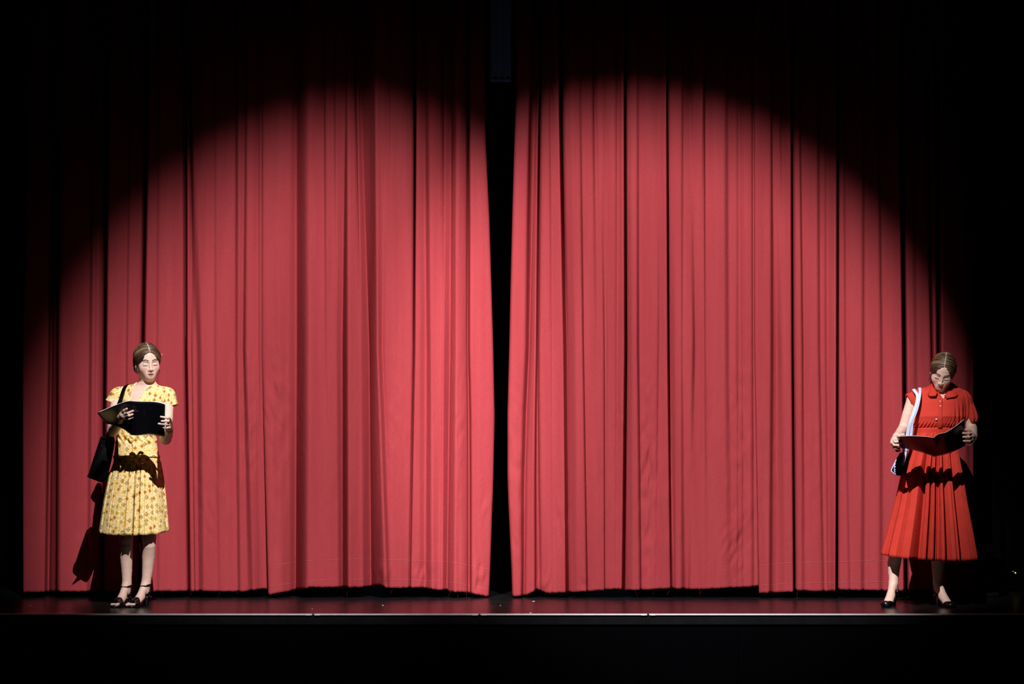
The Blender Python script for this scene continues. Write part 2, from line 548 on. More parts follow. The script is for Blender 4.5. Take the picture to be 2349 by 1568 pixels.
# upstage: a grey border hanging above the gap, two grey flats added for the stray light under the hem
x0, _, zb = at(1124, 187, 13.2); x1, _, _ = at(1172, 187, 13.2)
br = empty('hanging_border', (float(x0 + x1) / 2, 13.2, 0))
tag(br, 'narrow blue-grey cloth strip hanging behind the top of the centre gap', 'drape')
w = float(x1 - x0)
P = np.zeros((30, 16, 3))
for j, u in enumerate(np.linspace(-.5, .5, 16)):
    for i, v in enumerate(np.linspace(0, 1, 30)):
        P[i, j] = (u * w, 0.008 * math.sin(u * 20 + v), float(zb) + v * (5.2 - float(zb)))
o = link('cloth', grid_mesh('cloth', P), M_GREY, br); md = o.modifiers.new('thick', 'SOLIDIFY'); md.thickness = 0.004
box('bottom_batten', (0, 0, float(zb) + 0.012), (w, 0.018, 0.024), M_GREY, br, 0.004)
for nm, a, b in (('added blue-grey flat holding dim stray light under the curtain hem by the loose thread', 826, 878), ('added blue-grey flat holding dim stray light under the curtain beside the centre gap', 1364, 1444)):
    Yf = 13.6
    xa = float(at(a, 1370, Yf)[0]); xb = float(at(b, 1370, Yf)[0])
    r = empty('stray_light_flat', ((xa + xb) / 2, Yf, 0)); tag(r, nm, 'scenery')
    box('face_panel', (0, 0, 1.22), (xb - xa, 0.012, 2.44), M_GREY, r, 0.002)
    for s in (-1, 1):
        box('stile', (s * ((xb - xa) / 2 - .02), 0.031, 1.22), (0.04, 0.05, 2.44), M_GREY, r, 0.002)
    for z in (0.04, 2.40):
        box('rail', (0, 0.031, z), (xb - xa - .08, 0.05, 0.07), M_GREY, r, 0.002)

# black masking legs at both sides
for s, lb in ((-1, 'black masking drape in the dark wings beside the yellow dress'), (1, 'black masking drape in the dark wings beside the red dress')):
    r = empty('masking_drape', (s * 4.55, 12.05, 0)); tag(r, lb, 'drape')
    us = np.linspace(-1, 1, 121)
    P = np.zeros((12, 121, 3))
    for i, v in enumerate(np.linspace(0, 1, 12)):
        P[i, :, 0] = us * 0.95
        P[i, :, 1] = 0.05 * np.sin(us * 34) + 0.02 * np.sin(us * 13 + v)
        P[i, :, 2] = 0.03 + v * 5.1
    o = link('cloth', grid_mesh('cloth', P), M_DRAPE, r); md = o.modifiers.new('thick', 'SOLIDIFY'); md.thickness = 0.003
    swept_obj('batten', tube([(-1.0, 0, 5.15), (0, 0, 5.15), (1.0, 0, 5.15)], 0.024, 10), M_STEEL, r)

# equipment case in the wings with two indicator lamps
g = atv(2329.5, 1312.5, 11.5)
ec = empty('equipment_case', (g.x, 11.62, 0)); tag(ec, 'black equipment case in the dark wings with red and green indicator lights', 'equipment')
ch = g.z + 0.10
box('case_body', (0, 0.03, ch / 2 + .02), (0.46, 0.24, ch - .04), M_BLACKCASE, ec, 0.008)
box('front_panel', (0, -0.096, ch / 2 + .02), (0.42, 0.012, ch - .09), M_BLACKCASE, ec, 0.003)
for sx in (-1, 1):
    box('handle', (sx * .19, -0.112, ch / 2 + .02), (0.014, 0.022, 0.11), M_STEEL, ec, 0.004)
    for sy in (-.07, .12):
        swept_obj('foot', tube([(sx * .19, sy, 0), (sx * .19, sy, .012), (sx * .19, sy, .022)], 0.016, 12), M_STEEL, ec)
for nm, px, py, r, c, st in (('red_indicator', 2324.3, 1310.0, 0.0042, (1.0, 0.03, 0.10), 1.6), ('green_indicator', 2329.4, 1313.2, 0.0062, (0.30, 0.85, 0.04), 1.0)):
    q = atv(px, py, 11.514)
    bm = bmesh.new(); bmesh.ops.create_uvsphere(bm, u_segments=12, v_segments=8, radius=r)
    bmesh.ops.translate(bm, vec=(q.x - g.x, 11.514 - 11.62 + 0.002, q.z), verts=bm.verts)
    link(nm, bm_mesh(nm, bm), emissive(nm, c, st), ec)

# ------------------------------------------------------------------ the red stage curtains
Y_TOP_PX = -250.0
YREF = np.array([-250.0, 250.0, 800.0, 1350.0])


def col_x(c, y):
    """x of a crease (xTop@250, xMid@800, xBottom@1350) at image height y"""
    xT, xM, xB = c[:3]
    x0 = xT + (xT - xM) * 0.55
    return np.interp(y, YREF, [x0, xT, xM, xB])


def expand(creases):
    """columns: interpolated crease tuples (xT,xM,xB,dT,dM,dB) with rounded corners"""
    C = []
    for c in creases:
        d = c[3]
        d = (d, d, d) if not isinstance(d, tuple) else d
        C.append([*c[:3], *d])
    C = np.array(C, float)
    cols = []
    for i in range(len(C) - 1):
        a, b = C[i], C[i + 1]
        w = max(abs(b[1] - a[1]), abs(b[2] - a[2]), abs(b[0] - a[0]))
        dd = np.max(np.abs(b[3:] - a[3:]))
        n = int(max(2, math.ceil(w / 2.4), math.ceil(dd / 1.6)))
        for t in np.linspace(0, 1, n, endpoint=False):
            cols.append(a + (b - a) * t)
    cols.append(C[-1])
    cols = np.array(cols)
    k = np.array([1, 2, 3, 2, 1.0]); k /= k.sum()
    sm = cols.copy()
    for j in range(cols.shape[1]):
        pad = np.concatenate([[2 * cols[0, j] - cols[2, j], 2 * cols[0, j] - cols[1, j]], cols[:, j], [2 * cols[-1, j] - cols[-2, j], 2 * cols[-1, j] - cols[-3, j]]])
        sm[:, j] = np.convolve(pad, k, 'valid')
    return sm


class Panel:
    def __init__(s, creases, hem, seed, Ybase, edge=None, crumple=()):
        s.cols = expand(creases); s.hem = np.array(hem, float); s.seed = seed; s.Yb = Ybase
        s.edge = edge            # (column weight fn, table y->x shift) for the free edge
        s.crumple = crumple

    def xd(s, y):
        """x pixel and depth (metres towards the audience) of every column at image height y (array per column)"""
        c = s.cols
        n = len(c)
        y = np.broadcast_to(np.asarray(y, float), (n,))
        x0 = c[:, 0] + (c[:, 0] - c[:, 1]) * 0.55
        x = np.empty(n); d = np.empty(n)
        for lo, hi, xa, xb, da, db in ((-250, 250, x0, c[:, 0], c[:, 3], c[:, 3]), (250, 800, c[:, 0], c[:, 1], c[:, 3], c[:, 4]), (800, 1350, c[:, 1], c[:, 2], c[:, 4], c[:, 5])):
            m = (y >= lo) & (y <= hi + (100 if hi == 1350 else 0)) if lo > -250 else (y <= 250)
            t = (y - lo) / (hi - lo)
            t2 = t
            x[m] = (xa + (xb - xa) * t2)[m]; d[m] = (da + (db - da) * t2)[m]
        if s.edge is not None:
            tab = np.array(s.edge[1], float)
            base = np.interp(y, [-250, 250, 800, 1350], [s.edge[2][0] + (s.edge[2][0] - s.edge[2][1]) * .55, *s.edge[2]])
            sh = np.interp(y, tab[:, 0], tab[:, 1]) - base
            x = x + sh * s.edge[0](c[:, 1])
        d = d * 0.0158
        # hanging irregularities: long soft waves and handling creases
        d = d + 0.010 * vnoise(x / 26.0, y / 420.0, s.seed) + 0.002 * vnoise(x / 9.0, y / 260.0, s.seed + 1)
        low = sstep(650, 1150, y)
        d = d + low * 0.007 * vnoise(x / 17.0 + y / 60.0, y / 38.0, s.seed + 2) * sstep(-0.1, .35, vnoise(x / 70.0, y / 190.0, s.seed + 3))
        for (cx, cy, rx, ry, amp, sl) in s.crumple:
            g = np.exp(-((x - cx) / rx) ** 2 - ((y - cy) / ry) ** 2)
            d = d + amp * g * vnoise((x + sl * (y - cy)) / 9.0, y / 22.0, s.seed + 4) * 2
        return x, d

    def point(s, y, lift=0.0):
        x, d = s.xd(y)
        X, Y, Z = at_var(x, y, s.Yb - d - lift)
        return np.stack([X, Y, Z], -1)

    def build(s, name, parent):
        xb, _ = s.xd(1350.0)
        rows = 150
        hem_y = np.interp(xb, s.hem[:, 0], s.hem[:, 1]) + 1.6 * vnoise(xb / 5.0, xb * 0, s.seed) + 0.8 * vnoise(xb / 1.7, xb * 0, s.seed + 9)
        P = []
        for v in np.linspace(0, 1, rows):
            vv = v ** 1.15
            y = hem_y + (Y_TOP_PX - hem_y) * vv
            P.append(s.point(y))
        P = np.array(P)
        o = link(name, grid_mesh(name, P - np.array(parent.location)), M_CURT, parent)
        md = o.modifiers.new('cloth_thickness', 'SOLIDIFY'); md.thickness = 0.0025; md.offset = 1
        return o

    def seam(s, name, line, parent, r=0.0009, cut=None):
        xb, _ = s.xd(1330.0)
        line = np.array(line, float)
        y = np.interp(xb, line[:, 0], line[:, 1]) + 0.9 * vnoise(xb / 9.0, xb * 0, s.seed + 5)
        p = s.point(y, 0.004)
        m = (xb >= line[0, 0]) & (xb <= line[-1, 0])
        if cut: m &= (xb >= cut[0]) & (xb <= cut[1])
        p = p[m]
        # keep the thread where the cloth faces the audience
        return swept_obj(name, tube(p - np.array(parent.location), r, 5), M_THREAD, parent)

    def vseam(s, name, xm, parent, y0, y1, r=0.0013, mat=None):
        j = int(np.argmin(np.abs(s.cols[:, 1] - xm)))
        pts = []
        for y in np.linspace(y0, y1, 90):
            x, d = s.xd(y)
            X, Y, Z = at_var(x[j:j + 1] + 1.4 * vnoise(y / 9.0, 0.0, s.seed + 6), np.array([y]), s.Yb - d[j:j + 1] - 0.0025)
            pts.append((X[0], Y[0], Z[0]))
        return swept_obj(name, tube(np.array(pts) - np.array(parent.location), r, 5), mat or M_CURT, parent)


def at_var(px, py, Y):
    a = (px - CX) / F_PX; b = (CY - py) / F_PX
    t = Y / (math.cos(PITCH) - b * math.sin(PITCH))
    return a * t, Y + 0 * t, CAM_H + t * (math.sin(PITCH) + b * math.cos(PITCH))


# creases: x at image heights 250 / 800 / 1350 and depth towards the audience in cm
A_CR = [(66, 53, 54, -2.5), (64, 51, 52.5, 0.5), (90, 80, 78, -0.5), (113, 111, 103, -2), (116, 113, 105, -9), (122, 119.5, 113, -12), (125, 122, 117, -8), (134, 131, 129, -5), (137, 134, 132, 1.5), (145, 140, 139, 3),
        (170, 168, 166, 1.5), (210, 206, 200, -1), (216, 211, 206, (1, 1.5, .5)), (221, 217, 212, .5), (228, 223, 220, (1.5, 1.5, .5)), (238, 235, 231, -2), (241, 237.5, 233.5, -10), (246, 242, 237.5, -11), (250, 245.5, 241, 4),
        (275, 266, 263, 2), (297, 290, 287, .2), (301, 294, 292, 1.6), (330, 322, 317, -1.5), (333, 324.5, 320, -9), (338, 329, 325, -10), (341.5, 332.5, 329, 4), (362, 359, 360, 2.2), (366, 363, 366, 3), (395, 394, 398, 1.5),
        (420, 421.5, 429, -1), (423, 424.5, 432, -7), (427, 427.5, 435, (-7, -5, -3)), (430, 431, 439, 1), (434, 438, 446, (0, -1, -.5)), (436.5, 442, 449, (-5, 0.5, 1)), (440, 452, 455, (2, 0, -.5)), (447, 462, 467, (1.5, 2.6, 2.6)), (462, 472, 476, 2),
        (492, 492, 500, .8), (496, 497, 506, 1.6), (520, 520, 528, .6), (541, 539, 546, -1), (547, 547, 552, (2, 1, 1)), (562, 557, 569, (0, -1, 0)), (568, 565, 582, (2, 2.5, 2.5)), (585, 584, 590, .8), (591, 592, 594, -.5), (596, 597, 600, (.6, .6, -1.5)), (603, 603, 608, (.4, .4, -2.2)), (612, 612, 624, (0, 0, -2.5))]
A_HEM = [(40, 1358), (54, 1358.5), (80, 1357), (150, 1356), (360, 1355), (450, 1354.5), (560, 1356), (585, 1352), (606, 1349.5), (640, 1350)]
B_CR = [(602, 601, 616, -.8), (601, 600, 614, 0.2), (605, 604, 618, (.8, 1, 1.5)), (640, 640, 645, .6), (668, 664, 665, (-1.4, -3, -4)), (680, 680.5, 678, (-4, -7.5, -10)), (687, 687, 684, (-1.8, -3.6, -5)), (695, 695, 692, (.8, .6, .4)), (702, 702, 700, (2.6, 3.2, 4)), (709, 709, 707, (3.4, 4.2, 5.4)),
        (722, 725, 730, (2.5, 2.5, 3)), (744, 747, 760, (0, 1, 1)), (747, 749, 764, (2, 1.5, .8)), (767, 768, 772, (.5, 0, .3)), (770, 771, 776, (2.2, 0, 0)), (792, 785.5, 785.5, (0, -4.5, -5.5)), (795, 790, 791, (.8, -1, -1.2)), (797, 797.5, 799, (1.5, 4, 4.8)), (801, 801, 802.5, (1.3, 4, 4.8)),
        (813.5, 822, 825, (-1, 1, 1)), (816, 826, 830, (-3.5, .8, .7)), (819, 829, 833, (.5, .5, .5)), (828, 847.5, 851, (-3, -6, -8.5)), (846, 852, 859, (0, -2.2, -3.6)), (856, 858, 870, (2.8, 1.4, 1.6)), (861, 864.5, 882, (4.6, 4, 6)), (865, 867, 887, (4.6, 4.2, 6.4)), (874, 873.5, 893, (3, 1.5, 3)),
        (880, 877, 898, (2.8, .3, 2.4)), (892, 884, 904, (1.5, 1.6, 2)), (896, 895, 911, (2.3, 1.2, 1.5)), (920, 920, 925, (1, .3, .5)), (947, 945.5, 936, (-1.5, -1.5, -.8)), (950, 948, 938, (-9, -4.5, -2)), (953, 950.5, 940, (-10, -5, -2)), (955.5, 953, 943, (1.5, 1.5, 1.2)),
        (963, 963, 962, (.8, .6, .4)), (972, 977, 976, (-.5, -2.5, -3)), (976, 980, 980, (-.6, -1.6, -1)), (983, 988.5, 991, (1.5, 2.6, 3)), (988, 992, 995, (1.6, 2.4, 2.6)), (1000, 1004, 1002, (.8, 1.2, 1.2)), (1013, 1013, 1009.5, (-.5, .3, .3)), (1015, 1015.5, 1012, (-3, 1.2, 1.2)),
        (1018, 1018, 1015, (1, 1, 1)), (1036, 1033, 1026, (-2, -3.5, -4.5)), (1039, 1036, 1030, (0, -1, -1.2)), (1047, 1046, 1043, (2.5, 3.2, 3.6)), (1051, 1050, 1048, (2.6, 2.8, 2.8)), (1058, 1058, 1060, (1.5, 1.5, 1.5)), (1069, 1069, 1071, (-1, -1, -1)), (1071.5, 1071.5, 1073.5, (-6, -3.5, -3.5)), (1075, 1075, 1079, (-6, -3, -3)),
        (1078, 1078, 1082, (2, 2, 2)), (1095, 1100, 1103, 1), (1107, 1123, 1116, 0), (1111.5, 1130.5, 1121.5, -.8), (1112.5, 1131.5, 1122.5, -4), (1109, 1128, 1119, -7)]
B_HEM = [(600, 1365), (617, 1363.5), (640, 1359), (668, 1355), (681, 1351), (703, 1350), (707, 1346), (740, 1347), (770, 1345.5), (800, 1346.5), (850, 1345), (866, 1341), (874, 1342), (886, 1348), (950, 1347), (975, 1348), (998, 1352), (1027, 1353), (1030, 1357), (1060, 1357.5), (1080, 1360), (1121, 1368), (1130, 1368)]
C_CR = [(1188, 1172, 1179, -6), (1184, 1168, 1175.5, -3), (1185, 1169, 1176.5, 1.5), (1190, 1174, 1180, 2.6), (1212, 1196, 1190, 3), (1215, 1205, 1196, 2.5), (1219, 1209, 1198.5, (-2, -1, -0.5)), (1228, 1214, 1203, (-3, -4.5, -3)), (1232, 1218.5, 1207, (-1.5, -1.5, 0.3)), (1234.5, 1229, 1226, (0, 1.5, 2)), (1236.5, 1231, 1229, (-6, -3.5, -2)), (1240, 1234, 1238, (-7, -3.5, -4)), (1243, 1238, 1243, (0, 0.5, -1)),
        (1258, 1262, 1262, (1.6, 1.6, 1.5)), (1264, 1266, 1270, (0.5, 0.8, 0.8)), (1282, 1292, 1297, 3.5), (1284, 1293.5, 1298.5, (-6, -.5, -.5)), (1289.5, 1300.5, 1305.5, (-8, -5, -5)), (1293, 1304, 1308.5, (-0.5, -3, -3.2)), (1312, 1320, 1325, (2, 1.5, 1)), (1329, 1336, 1345, (1.5, 2.5, 2.5)), (1333, 1339, 1348, (0.5, -1, -1.2)), (1338, 1344, 1352, (0.6, 0, 0)),
        (1358, 1362, 1368, (1.2, 1.5, 1.2)), (1364, 1372, 1378, (-1.5, 1.2, 1.5)), (1372, 1384, 1385, (0.5, 1.8, 2)), (1385, 1387, 1388, (1, 0, 0)), (1389, 1390, 1391, (0.2, 1.0, 0.7)), (1392, 1394, 1396, (1, 0.3, 1.2)), (1410, 1409, 1410, (1.2, 1.8, 2)), (1418, 1416, 1414, (-0.5, 0.8, 2)), (1430.5, 1432, 1426, 3.5), (1432.5, 1433.5, 1427.5, (-6, -4, -.5)), (1436, 1438.5, 1433, (-7, -5.5, -4.5)), (1438.5, 1440.5, 1436, (-0.5, -1.5, -2.5)),
        (1448, 1450, 1452, 1.5), (1461, 1461.5, 1468, 2.2), (1465, 1465, 1471, (0.5, -1, -0.8)), (1469, 1470, 1475, (1, -0.2, 0.4)), (1490, 1490, 1490, (1.5, 1, 0.8)), (1513, 1508, 1500, (0.6, 1.2, 1.6)), (1517, 1512, 1505, (1.2, 0, 1.2)), (1528, 1530.5, 1537, 3), (1529.5, 1532, 1539, (-5, -4, .2)), (1532, 1534.5, 1541.5, (-5, -4.5, -1)), (1535, 1538, 1546, (0.5, -2.5, -2)),
        (1548, 1549, 1551, (1.5, 0.5, 0.5)), (1563, 1562, 1562, (2, 1.4, 1.4)), (1566, 1566, 1570, (0.6, 0.6, -1.2)), (1584, 1588, 1577, (-1, 2.6, -2)), (1588, 1593, 1584, (0.5, 0, 0.5)), (1611, 1604, 1600, (3, -0.5, 1.2)), (1614.5, 1615, 1618, (1.5, 1.2, 1.5)), (1617, 1618, 1624, (-0.5, 0.3, 1.2)), (1640, 1642, 1650, 1.6), (1662, 1663, 1668, (2, 2.2, 1.8)), (1670, 1672, 1680, (-.2, .2, 1)),
        (1690, 1690, 1690, (1.5, 1.4, 1.8)), (1693, 1693.5, 1693, (0.3, 0.2, 1.2)), (1698, 1701, 1702, (1.2, 1.5, 1.8)), (1701, 1704, 1705, (0, 0.2, 1)), (1706, 1708, 1710, (1.4, 1.6, 1.8)), (1724, 1724, 1724, (2, 2.2, 2.2)), (1726.5, 1727, 1730, (0.4, 0.5, 0.6)), (1731, 1733, 1738, 1.5), (1735, 1736, 1746, -1.0)]
C_HEM = [(1165, 1367), (1176, 1367), (1198, 1366), (1212, 1362), (1222, 1357), (1230, 1351), (1238, 1353), (1248, 1358), (1262, 1360), (1300, 1358), (1350, 1355), (1400, 1351), (1428, 1350), (1431, 1353), (1475, 1352.5), (1500, 1350), (1530, 1349), (1600, 1350.5), (1660, 1348), (1700, 1346), (1736, 1343.5), (1760, 1343)]
D_CR = [(1730, 1731, 1741, 0.2), (1731, 1732, 1741.5, 2.0), (1735, 1737, 1746, 2.6), (1750, 1752, 1755, 2.6), (1768, 1768, 1764, 3), (1771, 1772, 1770, (0.5, -0.5, 0)), (1776, 1782, 1783, (1.5, -2, -1)), (1789, 1790, 1797, (2.6, 0.5, 1.5)), (1792, 1794, 1801, (0.6, 2, 2.5)), (1813, 1815, 1819.5, 4), (1815.5, 1817, 1821, (-3, -4, -6)), (1818, 1819.5, 1823.5, (-3, -4, -6)), (1822, 1824, 1827, 1),
        (1832, 1838, 1838, (2, 2.8, 2.2)), (1836, 1843, 1846, (0, 0, 1)), (1847, 1850, 1858, (1, 1.6, 1.8)), (1875, 1877, 1886, 3), (1878.5, 1880.5, 1890, (0, 0, 1)), (1888, 1890, 1897, (1.8, 2, 2)), (1897, 1897, 1903, (0.8, 0.4, 1)), (1919, 1918, 1916, 4.5), (1920.5, 1919.5, 1917.5, -7), (1923, 1922, 1920.5, -8), (1926, 1925, 1924, 0.5),
        (1933, 1936, 1945, 1.8), (1937, 1940, 1950, 0.8), (1978, 1977, 1975, 2.6), (1982, 1982, 1982, 0.8), (2005, 2004, 2002, 2.2), (2013, 2018, 2015, 2.6), (2017, 2024, 2025, 0.6), (2040, 2044, 2050, 1.5), (2062, 2069, 2073, 5), (2064, 2071, 2075, -9), (2070, 2077, 2081, -11), (2074, 2081, 2085, 1.5),
        (2090, 2095, 2098, 0.8), (2097, 2103, 2108, -.8), (2124, 2134.5, 2142, -1.5), (2126, 2136, 2144, -7), (2129, 2139.5, 2147, -8), (2132, 2142, 2149, -.5), (2146, 2148, 2152, -1.0), (2148, 2149.5, 2154, -10), (2153, 2155, 2159, -11), (2158, 2160, 2163, 0.5),
        (2185, 2186, 2188, -3), (2215, 2218, 2218, -8), (2219, 2222, 2222, -10), (2232, 2234, 2233, -13), (2231, 2233, 2232, -17)]
D_HEM = [(1735, 1361), (1742, 1360), (1780, 1358), (1819, 1356.5), (1822, 1353.5), (1860, 1354.5), (1914, 1354.5), (1918, 1351.5), (1960, 1352), (2030, 1354), (2075, 1354), (2150, 1353), (2235, 1352)]

EDGE_B = (lambda x: sstep(1040, 1131, x), [(-250, 1111), (0, 1111), (200, 1112), (330, 1114), (500, 1122), (800, 1131), (955, 1134), (1100, 1131), (1300, 1124), (1370, 1121)], (1111.5, 1130.5, 1121.5))
EDGE_C = (lambda x: 1 - sstep(1169, 1260, x), [(-250, 1187), (0, 1186), (200, 1185), (360, 1180), (500, 1176), (640, 1172.5), (800, 1169), (950, 1165), (1090, 1165), (1150, 1167), (1310, 1174.5), (1370, 1176)], (1185, 1169, 1176.5))

c1 = empty('stage_curtain', (float(at(600, 1370, Y_CURT)[0]), Y_CURT, 0.0))
tag(c1, 'red pleated stage curtain behind the yellow dress, up to the centre gap', 'curtain', 'the pair of red stage curtains')
c2 = empty('stage_curtain', (float(at(1700, 1370, Y_CURT)[0]), Y_CURT, 0.0))
tag(c2, 'red pleated stage curtain behind the red dress, up to the centre gap', 'curtain', 'the pair of red stage curtains')
bpy.context.view_layer.update()

PA = Panel(A_CR, A_HEM, 1.3, Y_CURT, crumple=((575, 980, 18, 120, 0.010, 0.25), (480, 1150, 40, 120, .004, -.2)))
PB = Panel(B_CR, B_HEM, 2.7, Y_CURT - 0.008, EDGE_B, crumple=((640, 970, 32, 160, 0.010, -0.35), (905, 960, 35, 130, 0.005, -0.2), (1055, 980, 14, 120, 0.006, 0.1), (875, 1318, 22, 22, .02, .2), (960, 1312, 22, 22, .016, .2), (1100, 1322, 20, 30, .014, .1), (1115, 1150, 12, 60, .006, .3)))
PC = Panel(C_CR, C_HEM, 4.1, Y_CURT, EDGE_C, crumple=((1182, 1090, 18, 170, 0.010, -0.3), (1485, 1090, 20, 200, 0.014, 0.1), (1422, 960, 18, 40, .010, .2), (1290, 1190, 16, 60, .010, .2), (1248, 1340, 16, 22, .02, .3), (1690, 1240, 26, 60, 0.02, 0.5), (1700, 1000, 34, 180, 0.008, -0.15), (1340, 1340, 10, 14, .012, .2)))
PD = Panel(D_CR, D_HEM, 5.9, Y_CURT - 0.015, crumple=((1738, 1200, 8, 170, 0.006, 0.1), (1860, 1000, 20, 120, .003, -.2)))
PA.build('cloth_panel', c1)
PB.build('cloth_panel', c1)
PC.build('cloth_panel', c2)
PD.build('cloth_panel', c2)
PB.seam('hem_seam', [(617, 1297), (660, 1291), (700, 1286), (780, 1282), (850, 1281), (920, 1284), (1000, 1287), (1030, 1288), (1075, 1296), (1123, 1306)], c1)
PB.seam('hem_seam', [(619, 1345), (660, 1338), (700, 1333), (760, 1328), (850, 1327), (950, 1330), (1025, 1333), (1050, 1337), (1123, 1351)], c1)
PD.seam('hem_seam', [(1744, 1296), (1780, 1293), (1820, 1290), (1917, 1288), (2000, 1285), (2075, 1286), (2150, 1286), (2228, 1285)], c2)
PD.seam('hem_seam', [(1746, 1342), (1820, 1337), (1917, 1335), (2075, 1333), (2228, 1332)], c2)
PB.vseam('side_seam', 604, c1, 900, 1360)
PD.vseam('side_seam', 1738, c2, 700, 1356)
random.seed(3)
for cc, xs in ((c1, (372, 437, 504, 541, 796, 1032, 1050, 1070, 900)), (c2, (1458, 1497, 1535, 1605, 1612, 1829))):
    for x in xs:
        hem = A_HEM if x < 605 else B_HEM if x < 1140 else C_HEM if x < 1738 else D_HEM
        y = float(np.interp(x, [h[0] for h in hem], [h[1] for h in hem])) - 2
        ln = random.uniform(8, 24) if x != 796 else 34
        dx = random.uniform(-7, 7) if x != 796 else 1
        p = [atv(x, y, Y_CURT - .03), atv(x + dx * .2, y + ln * .5, Y_CURT - .03), atv(x + dx, y + ln, Y_CURT - .025)]
        p = catmull([tuple(v - Vector(cc.location)) for v in p], 5)
        swept_obj('loose_thread', tube(p, 0.0003, 4), M_CURT, cc)
# travellers' rail from which both curtains hang
rail = empty('curtain_rail', (0, Y_CURT + 0.02, float(at(1174, Y_TOP_PX, Y_CURT)[2]) + .05))
tag(rail, 'steel rail carrying both red curtains, above the picture', 'rail')
swept_obj('tube', tube([(-HALF, 0, 0), (0, 0, 0), (HALF, 0, 0)], 0.03, 12), M_STEEL, rail)

# little white scraps lying on the boards
scr = [(1224, 1379.5, 7, 'tiny white scrap on the boards under the curtain edge past the gap'), (1218, 1406, 6, 'small crumpled white scrap at the stage edge near the centre'),
       (878, 1388.5, 5, 'tiny pale scrap on the boards below the deepest curtain fold'), (716, 1397, 3, 'pale speck on the boards below the hem-seamed curtain'),
       (270, 1389.5, 9, 'flat pale scrap on the boards beside the sandals'), (1148, 1388.5, 3, 'white speck on the boards below the centre gap')]
for px, py, wpx, lb in scr:
    ang = math.atan((py - CY) / F_PX) - PITCH
    Yg = CAM_H / math.tan(ang)
    q = atv(px, py, Yg)
    s = wpx / F_PX * Yg
    if px == 270:
        q.x = float(at(68, py, Yg)[0])
        lb = 'flat pale scrap on the boards at the outer end of the curtain'
    bm = bmesh.new()
    vs = [bm.verts.new((random.uniform(.35, .5) * s * math.cos(t), random.uniform(.5, .9) * s * math.sin(t), 0.0012 + random.uniform(0, .004))) for t in np.linspace(0, 2 * math.pi, 9, endpoint=False)]
    c = bm.verts.new((0, 0, 0.004))
    for i in range(9): bm.faces.new((vs[i], vs[(i + 1) % 9], c))
    r = bmesh.ops.extrude_face_region(bm, geom=list(bm.faces))
    bmesh.ops.translate(bm, vec=(0, 0, -.0011), verts=[e for e in r['geom'] if isinstance(e, bmesh.types.BMVert)])
    o = link('paper_scrap', bm_mesh('paper_scrap', bm), M_SCRAP, None, False)
    o.location = (q.x, q.y, 0.0)
    tag(o, lb, 'scrap')
